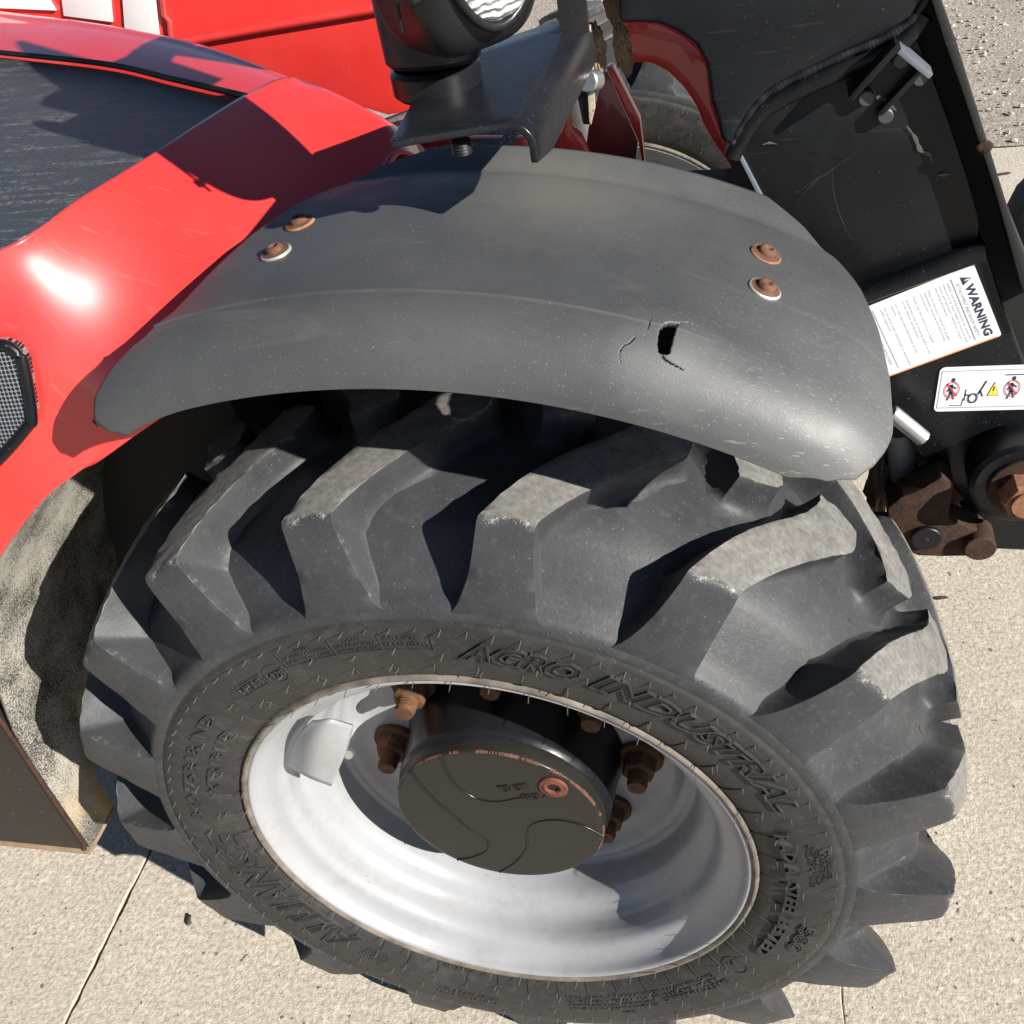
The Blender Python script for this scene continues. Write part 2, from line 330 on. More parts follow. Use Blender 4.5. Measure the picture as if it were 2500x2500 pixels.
twig(-.523, .092, .012, 1.9, .0032, 'small dark crumb on the concrete just outside the tyre shadow')
twig(-.135, .043, .012, .5, .0035, 'tiny dark chip on the concrete against the bottom of the tyre')
twig(.874, 2.452, .05, .1, .004, 'thin dark twig on the far concrete beside the black boom edge')

# ------------------------------------------------------------------ the machine
root = bpy.data.objects.new('wheel_loader', None); scene.collection.objects.link(root)
root['label'] = 'red compact wheel loader with black fender, black boom and white rimmed lugged front wheel'; root['category'] = 'loader'

# ---- wheel
YC = .137
half = [(.250, .012), (.2525, .004), (.257, -.002), (.264, -.0065), (.272, -.0095), (.285, -.0125), (.30, -.0145), (.315, -.0152), (.3265, -.0145), (.3315, -.0138), (.3328, -.0122), (.3345, -.0128), (.3425, -.0120),
        (.3460, -.0104), (.3490, -.0062), (.3520, .0000), (.3560, .0050), (.3620, .0105), (.3700, .0175), (.3800, .0265), (.391, .0360), (.397, .043), (.404, .06), (.410, .08), (.414, .105), (.416, YC)]
prof = half + [(r, 2 * YC - y) for r, y in half[-2::-1]]
def sw(r):                                  # sidewall surface y at radius r
    rs = [q[0] for q in half[:14]]; ys = [q[1] for q in half[:14]]; return float(np.interp(r, rs, ys))
wheel = obj('front_wheel', revolve('front_wheel', [(.2500, .012), (.2520, .004), (.2522, .0), (.2510, -.0032), (.2490, -.0042), (.2468, -.0030), (.2452, .0), (.2440, .0045), (.2410, .0090), (.2350, .0135), (.2290, .0160), (.2240, .0185),
        (.2205, .0240), (.2190, .0330), (.2185, .0420), (.2165, .0500), (.2120, .0560), (.2050, .0610), (.2000, .0670), (.1975, .0760), (.1965, .0900), (.1960, .1000), (.1935, .1050), (.1890, .1050), (.1840, .1060), (.1790, .1110), (.1740, .1170), (.1660, .1210), (.155, .1225), (.10, .1230), (.05, .123)], 160, flip=True), RIM, root,
        label='white painted steel rim with chipped paint')
tyre = obj('tyre', revolve('tyre', prof, 360, flip=True), RUB, wheel, label='black radial tyre with raised lettering and a muddy worn tread')
bead = obj('bead_ring', revolve('bead_ring', [(.2505, -.003), (.2535, -.0062), (.2560, -.0060), (.2580, -.002)], 160, flip=True), m_simple('bead_dirt', (.13, .11, .09), .8, var=.5), wheel)
# lug: stations (theta_left, s_left) ... s < 0 runs down the shoulder face, s >= 0 across the tread; top profile (r, y) as function of t
TH0 = 58.95
stL = [(65.2, .343, -.0118), (64.3, .352, -.0118), (63.3, .368, -.0100), (62.6, .385, -.0068), (62.2, .402, -.0035), (61.9, .4200, .0010), (61.75, .4285, .0048), (61.2, .4318, .012), (59.3, .4375, .034), (57.1, .4410, .056), (54.4, .4440, .079), (51.3, .4460, .103), (49.0, .4470, .124), (47.7, .4468, .143), (47.3, .4460, .156)]
stR = [(53.2, .343, -.0118), (54.1, .352, -.0118), (54.7, .368, -.0100), (55.2, .385, -.0068), (55.6, .402, -.0035), (55.9, .4200, .0010), (56.0, .4285, .0048), (55.6, .4312, .011), (54.2, .4350, .024), (52.0, .4390, .043), (49.3, .4420, .064), (46.6, .4445, .085), (44.4, .4460, .100), (42.7, .4468, .116), (42.2, .4468, .140)]
def make_lug(seed=0):
    q_r = random.Random(seed)
    A = crom(stL, 3); B = crom(stR, 3); n = len(A); m = 7; k0 = 18      # k0: index of the shoulder corner station
    top = np.zeros((n, m, 3))
    for j in range(m): top[:, j] = A * (1 - j / (m - 1)) + B * j / (m - 1)
    top[-1, 1:-1, 0] += 0.; top[-1, 2:-1, 2] += .0035; top[-1, 2:-1, 0] -= .2
    sgn = 1
    def nrm(r, y):                            # outward normal of the lug top in (r, y)
        if y < .0048: a = math.radians(8 + 25 * max(0, (y + .002)) / .007)
        else: a = math.radians(60 + 30 * min(1, (y - .0048) / .05))
        if y > YC - .03: a = math.radians(90)
        return math.sin(a), -math.cos(a)      # (dr, dy)
    loop = [(0, j) for j in range(m)] + [(i, m - 1) for i in range(1, n)] + [(n - 1, j) for j in range(m - 2, -1, -1)] + [(i, 0) for i in range(n - 2, 0, -1)]
    L = np.array([top[i, j] for i, j in loop]); k = len(L)
    arc = np.stack([np.radians(L[:, 0]) * L[:, 1], np.zeros(k)], 1)
    # along-profile coordinate of each loop point
    sA = np.concatenate([[0], np.cumsum(np.hypot(np.diff(A[:, 1]), np.diff(A[:, 2])))]); sB = np.concatenate([[0], np.cumsum(np.hypot(np.diff(B[:, 1]), np.diff(B[:, 2])))])
    sc = []
    for i, j in loop: sc.append(sA[i] * (1 - j / (m - 1)) + sB[i] * j / (m - 1))
    arc[:, 1] = sc
    tan = np.roll(arc, -1, 0) - np.roll(arc, 1, 0); nn = np.stack([tan[:, 1], -tan[:, 0]], 1); nn /= np.linalg.norm(nn, axis=1)[:, None]
    cen = arc.mean(0)
    if ((arc - cen) * nn).sum() < 0: nn = -nn
    V = []; D = []; C = []
    def P(th, r, y): t = math.radians(th - TH0); return (r * math.cos(t), y, r * math.sin(t))
    for i in range(n):
        for j in range(m):
            th, r, y = top[i, j]; wob = .0006 * math.sin(th * 5 + y * 120); V.append(P(th, r + wob, y))
            e = 1. if y > .006 else 0.; D.append(min(1, max(0, (y - .0) / .012)) if y < .012 else 1.)
            C.append(.70 * math.exp(-((y - .006) / .0075) ** 2) + (.45 if j in (0, m - 1) and y > .012 else .12 if y > .012 else 0.))
    # foot of the wall on the carcass, for every station
    foot = crom([(.343, -.0085), (.352, .0030), (.3605, .012), (.3675, .0185), (.374, .0245), (.381, .0305), (.386, .035), (.389, .039), (.396, .053), (.4025, .068), (.4075, .085), (.4105, .103), (.412, .122), (.4125, .142), (.4125, .156)], 3)
    jit = [0.] * k
    rings = [[i * m + j for i, j in loop]]
    for fr_, off in ((.012, .0006), (.04, .0010), (.34, .0026), (.62, .0046), (.80, .0072), (.91, .0120), (.98, .0200), (1.03, .0330)):
        idx = []
        for q in range(k):
            th, r, y = L[q]; fr2, fy2 = foot[loop[q][0]]; o2 = nn[q] * off; dpth = math.hypot(r - fr2, y - fy2)
            kk = min(1., max(.05, dpth / .026)) * (.26 + .74 * min(1, max(0, (y - .004) / .05))); yb = y if y > .10 else fy2
            if y > .10: yb = y * min(1, (y - .10) / .03) + fy2 * (1 - min(1, (y - .10) / .03))
            if fr_ < .1: jit[q] = jit[q] * .3 + q_r.uniform(-.0006, .0006) + (-.0016 * q_r.random() if q_r.random() < .10 else 0)
            off_ = off
            o2 = nn[q] * (off_ + (jit[q] if .0 < fr_ < .1 and y > .0 else 0)); r2 = r + (fr2 - r) * fr_; y2 = y + (yb - y) * fr_; t2 = th + math.degrees(o2[0] / r) * (.15 + .85 * kk)
            if y > .03: y2 += o2[1] * min(1, (y - .03) / .05)
            idx.append(len(V)); V.append(P(t2, r2, y2)); D.append({.012: .52, .04: .46, .34: .33, .62: .22}.get(fr_, .1)); C.append(.5 if fr_ < .02 and y > .02 else 0.)
        rings.append(idx)
    Fc = [(i * m + j, i * m + j + 1, (i + 1) * m + j + 1, (i + 1) * m + j) for i in range(n - 1) for j in range(m - 1)]
    for a, b_ in zip(rings, rings[1:]): Fc += [(a[q], b_[q], b_[(q + 1) % k], a[(q + 1) % k]) for q in range(k)]
    me = mesh('tread_lug', V, Fc, True); bm = bmesh.new(); bm.from_mesh(me); bmesh.ops.recalc_face_normals(bm, faces=bm.faces)
    bm.faces.ensure_lookup_table()
    if bm.faces[20 * (m - 1)].normal.dot(bm.faces[20 * (m - 1)].calc_center_median()) < 0: bmesh.ops.reverse_faces(bm, faces=bm.faces)
    for e in bm.edges:
        if len(e.link_faces) == 2 and e.calc_face_angle(0) > R(48): e.smooth = False
    bm.to_mesh(me); bm.free()
    for nm, dat in (('dust', D), ('chalk', C)):
        a = me.attributes.new(nm, 'FLOAT', 'POINT'); a.data.foreach_set('value', dat)
    me.materials.append(TRD); return me
lugs = [make_lug(q) for q in range(4)]; lugms = []
for lg in lugs[:2]:
    lm = lg.copy()
    for v in lm.vertices: v.co.y = 2 * YC - v.co.y
    lm.flip_normals(); lugms.append(lm)
PITCH = 360 / 17
for k in range(17):
    for me_, off in ((lugs[(k * 7 // 3) % 4], 0), (lugms[k % 2], PITCH / 2)):
        o = bpy.data.objects.new('tread_lug', me_); scene.collection.objects.link(o); o.parent = wheel
        o.location = (0, 0, AX); o.rotation_euler = (0, -R(TH0 + .0 + k * PITCH + off), 0)
# carcass tread floor uses the same worn rubber in the groove
tyre.data.materials.append(TRD)
for nm in ('dust', 'chalk'): tyre.data.attributes.new(nm, 'FLOAT', 'POINT')
for f_ in tyre.data.polygons:
    c = f_.center; r = math.hypot(c.x, c.z - AX)
    if r > .3345: f_.material_index = 1
def squash(me, ry=0.):
    for v in me.vertices:
        x, z = v.co.x, v.co.z - (0 if ry is not None else AX); a = ry if ry is not None else 0
        X, Z = (x * math.cos(a) - z * math.sin(a), x * math.sin(a) + z * math.cos(a)); r = math.hypot(X, Z); t = math.degrees(math.atan2(Z, X)); d = abs(t + 90)
        if d > 75 or r < .345: continue
        w_ = math.cos(R(d / 75 * 90)) ** 1.3; k = min(1, (r - .345) / .03); r2 = r - k * w_ * (.004 + .30 * (r - .345)); f_ = r2 / r
        v.co.x *= f_
        if ry is not None: v.co.z *= f_
        else: v.co.z = AX + z * f_
        v.co.y += -.003 * w_ * k if v.co.y < .06 else 0
squash(tyre.data, None)
for o in [c for c in wheel.children if c.name.startswith('tread_lug')]:
    a = -o.rotation_euler.y; t = (math.degrees(a) + 180) % 360 - 180
    if abs(t + 90) < 86: o.data = o.data.copy(); squash(o.data, a)
# lettering, moulded lines
V0 = []; F0 = []
def wrap(v, f, th0, r0, y_off=.0, flat=None):
    o = len(V0)
    for x, y, z in v:
        r = r0 + y; t = R(th0) - x / (r0 + .006)
        V0.append((r * math.cos(t), sw(r) - .0002 - z + y_off, AX + r * math.sin(t)))
    F0.extend(tuple(o + i for i in q) for q in f)
def ring_text(s, th0, th1, r0, h, depth=.0012, shear=0., bold=0., outline=False):
    v, f = text2d(s, 1., shear, bold, res=2); wx = v[:, 0].max() - v[:, 0].min(); hh = .72
    sx = R(th0 - th1) * (r0 + .006) / wx; sy = h / hh; v = v.copy(); v[:, 0] -= v[:, 0].min()
    v[:, 0] *= sx; v[:, 1] *= sy; v[:, 2] = depth; n = len(v)
    ed = {}
    for q in f:
        for a, b_ in zip(q, q[1:] + q[:1]):
            ed[(a, b_)] = 1
    bd = [e for e in ed if (e[1], e[0]) not in ed]
    if not outline:
        v2 = v.copy(); v2[:, 2] = -.0004; wrap(np.vstack([v, v2]), list(f) + [(b_, a, a + n, b_ + n) for a, b_ in bd], th0, r0)
        return
    # outlined letters: a raised rim along every contour, ribbed hatching inside
    v2 = v.copy(); v2[:, 2] = depth * .35; v3 = v.copy(); v3[:, 2] = -.0004
    wrap(np.vstack([v2, v3]), list(f) + [(b_, a, a + n, b_ + n) for a, b_ in bd], th0, r0)
    for a, b_ in bd:
        p, q = v[a], v[b_]; d = q - p; L = math.hypot(d[0], d[1])
        if L < 1e-6: continue
        nx, ny = -d[1] / L * .0007, d[0] / L * .0007; dx, dy = d[0] / L * .0003, d[1] / L * .0003
        quad = [(p[0] - nx - dx, p[1] - ny - dy), (q[0] - nx + dx, q[1] - ny + dy), (q[0] + nx + dx, q[1] + ny + dy), (p[0] + nx - dx, p[1] + ny - dy)]
        vv = [(*c, depth) for c in quad] + [(*c, -.0003) for c in quad]
        wrap(vv, [(0, 1, 2, 3), (0, 4, 5, 1), (2, 6, 7, 3), (1, 5, 6, 2), (3, 7, 4, 0)], th0, r0)
def hatch(th0, th1, r0, h, s, shear, bold):
    v, f = text2d(s, 1., shear, bold, res=2); wx = v[:, 0].max() - v[:, 0].min(); x0 = v[:, 0].min()
    sx = R(th0 - th1) * (r0 + .006) / wx; sy = h / .72
    ed = {}
    for q in f:
        for a, b_ in zip(q, q[1:] + q[:1]): ed[(a, b_)] = 1
    bd = [(((v[a][0] - x0) * sx, v[a][1] * sy), ((v[b_][0] - x0) * sx, v[b_][1] * sy)) for a, b_ in ed if (b_, a) not in ed]
    X = 0.
    while X < wx * sx:
        X += .00145; ys = []
        for (ax, ay), (bx, by) in bd:
            if (ax - X) * (bx - X) < 0: ys.append(ay + (by - ay) * (X - ax) / (bx - ax))
        ys.sort()
        for a, b_ in zip(ys[::2], ys[1::2]):
            q = [(X - .00035, a), (X + .00035, a), (X + .00035, b_), (X - .00035, b_)]
            wrap([(*c, .0013) for c in q] + [(*c, .0001) for c in q], [(0, 1, 2, 3), (0, 4, 5, 1), (2, 6, 7, 3), (1, 5, 6, 2), (3, 7, 4, 0)], th0, r0)
def bar(th0, r0, th1, r1, wd=.0007, h=.0009):
    p = np.array([-R(th0) * .3, r0]); q = np.array([-R(th1) * .3, r1]); L = np.linalg.norm(q - p); n = max(1, int(L / .006)); d = (q - p) / L; nn = np.array([-d[1], d[0]]) * wd / 2
    o = len(V0)
    for i in range(n + 1):
        c = p + (q - p) * i / n
        for s_, z in ((-1, 0), (-1, 1), (1, 1), (1, 0)):
            e = c + nn * s_; t = -e[0] / .3; r = e[1]; V0.append((r * math.cos(t), sw(r) + .0003 - (h + .0003) * z, AX + r * math.sin(t)))
    for i in range(n):
        for a in range(3): F0.append((o + i * 4 + a, o + i * 4 + a + 1, o + i * 4 + a + 5, o + i * 4 + a + 4))
for s, a, b_, r0, h in (('AGRO', 86.1, 67.4, .2955, .0195), ('INDUSTRIAL', 65.4, 23.6, .2965, .0195)):
    ring_text(s, a, b_, r0, h, .0024, .35, .045, True); hatch(a, b_, r0, h, s, .35, .045)
ring_text('ALLIANCE', -132, -180.5, .270, .034, .0021, .3, .04, True); hatch(-132, -153, .270, .034, 'ALLI', .3, .04)
ring_text('RADIAL', 17.4, 2.8, .2815, .0125, .0032, 0, .03); ring_text('STEEL', 1.6, -9.6, .2815, .0125, .0032, 0, .03); ring_text('BELTED', -11.0, -25.7, .2815, .0125, .0032, 0, .03)
ring_text('580', -11.5, -20.6, .3035, .0135, .0018, .1, .02, True)
ring_text('340/75R18 IND', 174.6, 139.2, .2985, .0125, .0020, 0, .0)
ring_text('XTR1R11D', 165.5, 142.2, .2775, .0105, .0018, .1, .0)
ring_text('142A8', 128.9, 123.0, .2975, .0085, .0018); ring_text('142B', 121.5, 117.5, .2972, .0075, .0018)
for t0, t1, ra, rb in ((129.8, 122.4, .2955, .2955), (129.8, 122.4, .308, .308)): bar(t0, ra, t1, rb)
bar(129.8, .2955, 129.8, .308); bar(122.4, .2955, 122.4, .308)
for k in range(24):
    a0, a1 = 2 * math.pi * k / 24, 2 * math.pi * (k + 1) / 24
    bar(119.45 + math.cos(a0) * 2.25, .3012 + .0112 * math.sin(a0), 119.45 + math.cos(a1) * 2.25, .3012 + .0112 * math.sin(a1))
    bar(-34 + math.cos(a0) * 2.5, .283 + .0125 * math.sin(a0), -34 + math.cos(a1) * 2.5, .283 + .0125 * math.sin(a1), .001)
ring_text('A', -32.8, -34.9, .2765, .010, .0012)
bar(116.2, .3025, 116.2, .3205, .001); bar(106.2, .3025, 106.2, .3205, .001); bar(98., .3025, 98., .3205, .001); bar(89.8, .3025, 89.8, .3205, .001); bar(116.2, .3025, 89.8, .3025, .0006)
ring_text('SPEED', 112.8, 109.6, .3158, .0032, .0008); ring_text('40 KM/H (25 MPH)', 115.6, 106.8, .3102, .0036, .0008); ring_text('50 KM/H (30 MPH)', 115.6, 106.8, .3042, .0036, .0008)
ring_text('LOAD', 103.6, 100.8, .3158, .0032, .0008); ring_text('2650 KG (5840 LBS)', 105.6, 98.4, .3102, .0036, .0008); ring_text('2650 KG (5840 LBS)', 105.6, 98.4, .3042, .0036, .0008)
ring_text('INFLATION', 97, 92, .3148, .004, .0008); ring_text('5.0 BAR (73 PSI)', 97.4, 90.4, .3068, .0044, .0008)
ring_text('MADE IN INDIA', -103.2, -113.2, .2585, .0062, .0009)
ring_text('NYLON OR POLYESTER', -96.8, -110.5, .2975, .0055, .0009); ring_text('PLIES STEEL BELTS', -97.2, -110.5, .3070, .0055, .0009)
ring_text('SAFETY WARNING', -39.5, -57.5, .2915, .0058, .0011)
for i, s in enumerate(('SERIOUS INJURY MAY RESULT', 'FROM EXPLOSION OF TYRE/RIM ASSEMBLY', 'NEVER EXCEED 35 PSI WHEN SEATING', 'ONLY TRAINED PERSONS SHOULD MOUNT TIRES')):
    ring_text(s, -41 - (18.5 if i < 2 else 0), -80.5, .2985 - .0068 * i, .0042, .0008)
for i, s in enumerate(('TREAD 4 PLIES', 'SIDEWALL 2 PLIES', 'MAX LOAD SINGLE', 'TUBELESS')): ring_text(s, 13.8 - i * .6, 1.2 + i, .3035 + .0052 * i, .0036, .0009)
ring_text('R-4', -66, -69, .3065, .005, .001)
for x0 in (-129.2, -127.0, -124.8):             # chevron emblem after the maker's name
    for s_ in range(5): bar(x0 - s_ * .28, .276 + .004 * s_, x0 + 1.6 - s_ * .28, .284 + .004 * s_, .0009, .0012)
for k in range(96):                              # outer ring of small moulded ticks, ribs by the bead
    t = 118.1 - k * 3.75; bar(t, .3215 if k % 2 else .3225, t, .3215 + .004, .0005, .0005)
for k in range(48):
    t = 135.6 - k * 7.5; bar(t, .2565, t + .0, .2795, .0009, .0011)
bar(0, .3, .1, .3)
let = obj('raised_lettering', mesh('raised_lettering', V0, F0), RUB, wheel, label='raised moulded lettering on the sidewall reading AGRO INDUSTRIAL, RADIAL STEEL BELTED')
# rubber whiskers
V = []; Fc = []
def whisk(t, r, y, L, n=5, rad=.00055):
    o = len(V); t = R(t); bx, bz = r * math.cos(t), AX + r * math.sin(t); jx, jz = rnd.uniform(-.0012, .0012), rnd.uniform(-.0012, .0012)
    for i in range(3):
        q = i / 2
        for k in range(n):
            a = 2 * math.pi * k / n; rr = rad * (1 - .3 * q); V.append((bx + jx * q * q + rr * math.cos(a), y - L * q, bz + jz * q * q + rr * math.sin(a)))
    for i in range(2):
        for k in range(n): Fc.append((o + i * n + k, o + i * n + (k + 1) % n, o + (i + 1) * n + (k + 1) % n, o + (i + 1) * n + k))
for k in range(96): whisk(118.1 - k * 3.75, .3255, sw(.3255), rnd.uniform(.0060, .0082))
for k in range(48): whisk(118.6 - k * 7.5, .297 + .006 * (k % 2), sw(.297), rnd.uniform(.006, .0085))
for k in range(48):
    whisk(135.6 - k * 7.5, .2815, sw(.2815), rnd.uniform(.006, .0085)); whisk(134.0 - k * 7.5, .2535, -.0065, .009)
    if k % 2: whisk(135.2 - k * 7.5, .2745, sw(.2745), .007)
obj('rubber_whisker', mesh('rubber_whisker', V, Fc), m_simple('whisker_rubber', (.09, .085, .075), .6), wheel, label='fine rubber moulding hairs standing out of the sidewall', kind='stuff')
# nubs on the shoulder
V = []; Fc = []
for k in range(150):
    t = rnd.uniform(0, 2 * math.pi); r = rnd.uniform(.336, .349); y = float(np.interp(r, [q[0] for q in half[:15]], [q[1] for q in half[:15]])); o = len(V)
    V += [(r * math.cos(t) + .0008 * math.cos(a), y + .0004, AX + r * math.sin(t) + .0008 * math.sin(a)) for a in np.linspace(0, 2 * math.pi, 6, endpoint=False)] + [(r * math.cos(t), y - .0014, AX + r * math.sin(t))]
    Fc += [(o + i, o + (i + 1) % 6, o + 6) for i in range(6)]
obj('vent_nub', mesh('vent_nub', V, Fc, True), TRD, wheel, kind='stuff')
# hub drum and cap
obj('hub_drum', revolve('hub_drum', [(.118, .123), (.1155, .119), (.1145, .112), (.1125, .080), (.1105, .060), (.1100, .055), (.1075, .0525), (.1070, .0505)], 96, flip=True), BLKG, wheel)
obj('hub_cap', revolve('hub_cap', [(.1068, .0515), (.1068, .0365), (.1060, .0345), (.1045, .0340), (.10, .0340), (.06, .0338), (.02, .0337), (.0005, .0337)], 128, flip=True), CAPM, wheel, label='black round hub cap with rust along its upper edge')
V = []; Fc = []; prev = None                       # chipped rusty edge of the cap
for k in range(240):
    t = R(162 - k * .80); on = math.sin(k * .37) + math.sin(k * .11 + 2) + rnd.uniform(-.8, .8) > -.35; wd = (.0002 + .0012 * rnd.random() ** 2) * (.4 + 1.2 * max(0, math.sin(k * .016 - .8))); o = len(V)
    V += [((.1072) * math.cos(t), .0350 + wd, AX + .1072 * math.sin(t)), (.1067 * math.cos(t), .0342, AX + .1067 * math.sin(t)), ((.1055 - wd * .6) * math.cos(t), .0336, AX + (.1055 - wd * .6) * math.sin(t))]
    if on and prev is not None: Fc += [(prev, o, o + 1, prev + 1), (prev + 1, o + 1, o + 2, prev + 2)]
    prev = o
obj('rust_edge', mesh('rust_edge', V, Fc), m_rust('edge_rust', (.06, .03, .02), (.17, .08, .05)), wheel)
def cap_line(pts, name='cap_ridge', r=.0011):
    P = crom([(q[1] * math.cos(R(q[0])), .0337, AX + q[1] * math.sin(R(q[0]))) for q in pts], 10); return tube(name, P, r, BLKG, wheel, 8)
cap_line([(139.7, .1055), (148, .088), (167, .062), (-169.2, .047), (-140, .044), (-112, .051), (-110, .068), (-118, .090), (-124.5, .105)])
cap_line([(114.7, .1055), (120, .085), (126.9, .061), (121, .035), (85, .028), (55, .045), (43, .062)])
cap_line([(-8.8, .106), (-1, .085), (4, .060), (-8, .036), (-45, .036), (-66, .055), (-85, .080), (-97.9, .104)])
a = R(43.6); c = Vector((.0865 * math.cos(a), .0335, AX + .0865 * math.sin(a)))
obj('fill_plug', revolve('fill_plug', [(.0145, .0005), (.0145, -.0012), (.0125, -.0022), (.0108, -.0012), (.0100, -.0022), (.0065, -.0022), (.0062, .004), (0, .004)], 32, c.x, c.z, True, True, c.y), m_rust('plug_rust', (.10, .030, .022), (.19, .065, .04)), wheel, label='rusty red hexagon socket plug')
V0c, F0c = len(V0), len(F0); V0.clear(); F0.clear()
def cap_text(s, th, r, size, ang):
    v, f = text2d(s, size, 0, .01 * size); ca, sa = math.cos(R(ang)), math.sin(R(ang)); o = len(V0); cx, cz = r * math.cos(R(th)), r * math.sin(R(th)); n = len(v); ed = {}
    for q in f:
        for i, j in zip(q, q[1:] + q[:1]): ed[(i, j)] = 1
    for lv in (.0325, .0342):
        for x, y, z in v: V0.append((cx + x * ca - y * sa, lv, AX + cz + x * sa + y * ca))
    F0.extend(tuple(o + i for i in q) for q in f); F0.extend((o + j, o + i, o + i + n, o + j + n) for i, j in ed if (j, i) not in ed)
cap_text('OIL', 46, .066, .0125, 196); cap_text('LEVEL', 60, .0715, .0125, 196)
obj('cap_lettering', mesh('cap_lettering', V0, F0), CAPM, wheel, label='raised words OIL LEVEL on the hub cap')
plate('level_mark', [(.050, .0325, AX + .0405), (.052, .0325, AX + .0395), (.059, .0325, AX + .0515), (.057, .0325, AX + .0525)], (0, .002, 0), CAPM, wheel, .0003)
# wheel nuts
NUT = m_rust('nut_rust', (.07, .034, .018), (.17, .085, .04))
def nut(th):
    a = R(th); x, z = .1345 * math.cos(a), AX + .1345 * math.sin(a); n = 24; hexr = lambda t, rr: rr * math.cos(R(30)) / math.cos(((t % R(60)) - R(30)))
    prof = [(.0245, .1235, 0), (.0245, .1175, 0), (.0235, .116, 0), (.0185, .1155, 1), (.0185, .102, 1), (.0172, .0995, 1), (.0125, .0985, 0), (.0108, .0980, 0)]
    prof += [(.0108 - .0008 * (q % 2), .0975 - q * .0018, 0) for q in range(8)] + [(.0095, .0815, 0), (0.0001, .081, 0)]
    P = [[(x + (hexr(t + th, r) if h else r) * math.cos(t), y, z + (hexr(t + th, r) if h else r) * math.sin(t)) for r, y, h in prof] for t in np.linspace(0, 2 * np.pi, n, endpoint=False)]
    return sharp(obj('wheel_nut', grid_mesh('wheel_nut', P, closeu=True, flip=True), NUT, wheel), 30)
for th in (134.7, 179.7, 89.7, 44.7, -.3, -45.3, -90.3, -135.3): nut(th)
# valve and its guard
gv = []
for i, r in enumerate(np.linspace(0, 1, 9)):
    row = []
    for j in np.linspace(0, 1, 13):
        A_ = np.array(at(1200 / 1.0, 1700, y=.0)); row.append(None)
    gv.append(row)
def guard():
    # bent sheet: two long edges from the rim (outer) to over the valve
    o_ = [at(600 + x / 1.932, 1600 + y / 1.932, y=yy) for x, y, yy in ((200, 515, .018), (235, 395, .010), (310, 310, .004))]
    m_ = [at(600 + x / 1.932, 1600 + y / 1.932, y=yy) for x, y, yy in ((300, 572, .006), (335, 420, -.002), (405, 304, .0))]
    i_ = [at(600 + x / 1.932, 1600 + y / 1.932, y=yy) for x, y, yy in ((402, 612, .018), (470, 455, .012), (506, 330, .016))]
    P = surf([o_, m_, i_], 8, 8); me = grid_mesh('valve_guard', P); o = obj('valve_guard', me, RIM, wheel, label='bent white sheet guard over the valve')
    s_ = o.modifiers.new('s', 'SOLIDIFY'); s_.thickness = .003; s_.offset = 0; return o
guard()
lo = [at(600 + x / 1.932, 1600 + y / 1.932, y=yy) for x, y, yy in ((205, 520, .02), (235, 572, .045), (285, 556, .03))]
cyl('valve_stem', at(855, 1838, y=.065), at(850, 1843, y=.045), .005, m_simple('dull_brass', (.2, .2, .17), .5, .5), wheel, 14)

# ---- far wheel (same build, seen through the boom opening)
fw = obj('far_wheel', wheel.data, None, root, label='far front wheel in the shade behind the boom'); fw.location = (AX * math.sin(R(-130)), 1.15, AX * (1 - math.cos(R(130)))); fw.rotation_euler = (0, R(130), 0)
for o in list(wheel.children):
    if o.name.split('.')[0] in ('tyre', 'tread_lug', 'rubber_whisker', 'bead_ring'):
        c = o.copy(); scene.collection.objects.link(c); c.parent = fw
cyl('axle_beam', (0, .125, AX), (0, 1.2, AX), .09, BLKD, root, 32)

# ---- fender
def rfen(v):                                     # profile across: (y, R)
    return crom([(-.020, .555), (-.0175, .566), (-.010, .580), (.002, .592), (.014, .5985), (.0255, .6012), (.045, .6018), (.09, .6035), (.14, .6045), (.18, .6035), (.205, .6015), (.216, .5995), (.223, .6005), (.236, .6035), (.252, .606)], 8)
prof = rfen(0); sl = np.concatenate([[0], np.cumsum(np.hypot(np.diff(prof[:, 0]), np.diff(prof[:, 1])))]); sl /= sl[-1]
NV = 150; NU = 420; vv = np.linspace(0, 1, NV); PY = np.interp(vv, sl, prof[:, 0]); PR = np.interp(vv, sl, prof[:, 1])
yk = [-.02, -.018, -.013, -.004, .006, .018, .04, .09, .14, .18, .21, .232, .252]
thL = np.interp(PY, yk, [109.6, 111.0, 111.8, 111.2, 109.0, 106.0, 104.6, 103.6, 102.3, 100.4, 97.8, 94.8, 90.5])
thR = np.interp(PY, yk, [61.0, 58.5, 56.9, 56.2, 55.8, 55.5, 55.1, 55.0, 55.9, 57.4, 59.6, 62.0, 65.2])
def ftheta(t0, t1, u): return t0 + (t1 - t0) * u
hole_poly = [(1545, 795), (1570, 782), (1600, 787), (1662, 797), (1648, 812), (1637, 838), (1628, 868), (1618, 872), (1600, 868), (1594, 845), (1604, 820)]
CROP = lambda x, y: (1500 + x / 1.932, 600 + y / 1.932)
hole_poly = [CROP(*p) for p in [(232, 368), (260, 360), (318, 368), (296, 385), (280, 440), (262, 512), (245, 522), (205, 510), (198, 470), (203, 430), (208, 395)]]
cracks = [[CROP(*p) for p in c_] for c_ in ([(215, 515), (235, 540), (275, 562), (325, 588)], [(95, 435), (70, 460), (48, 468), (30, 490), (22, 515), (30, 550)], [(172, 328), (170, 350), (162, 380), (150, 410), (138, 440)], [(318, 368), (345, 365), (400, 385)])]
wid = [7.0, 4.2, 2.6, 2.4]
def inpoly(x, y, P):
    c = False; j = len(P) - 1
    for i in range(len(P)):
        if (P[i][1] > y) != (P[j][1] > y) and x < (P[j][0] - P[i][0]) * (y - P[i][1]) / (P[j][1] - P[i][1]) + P[i][0]: c = not c
        j = i
    return c
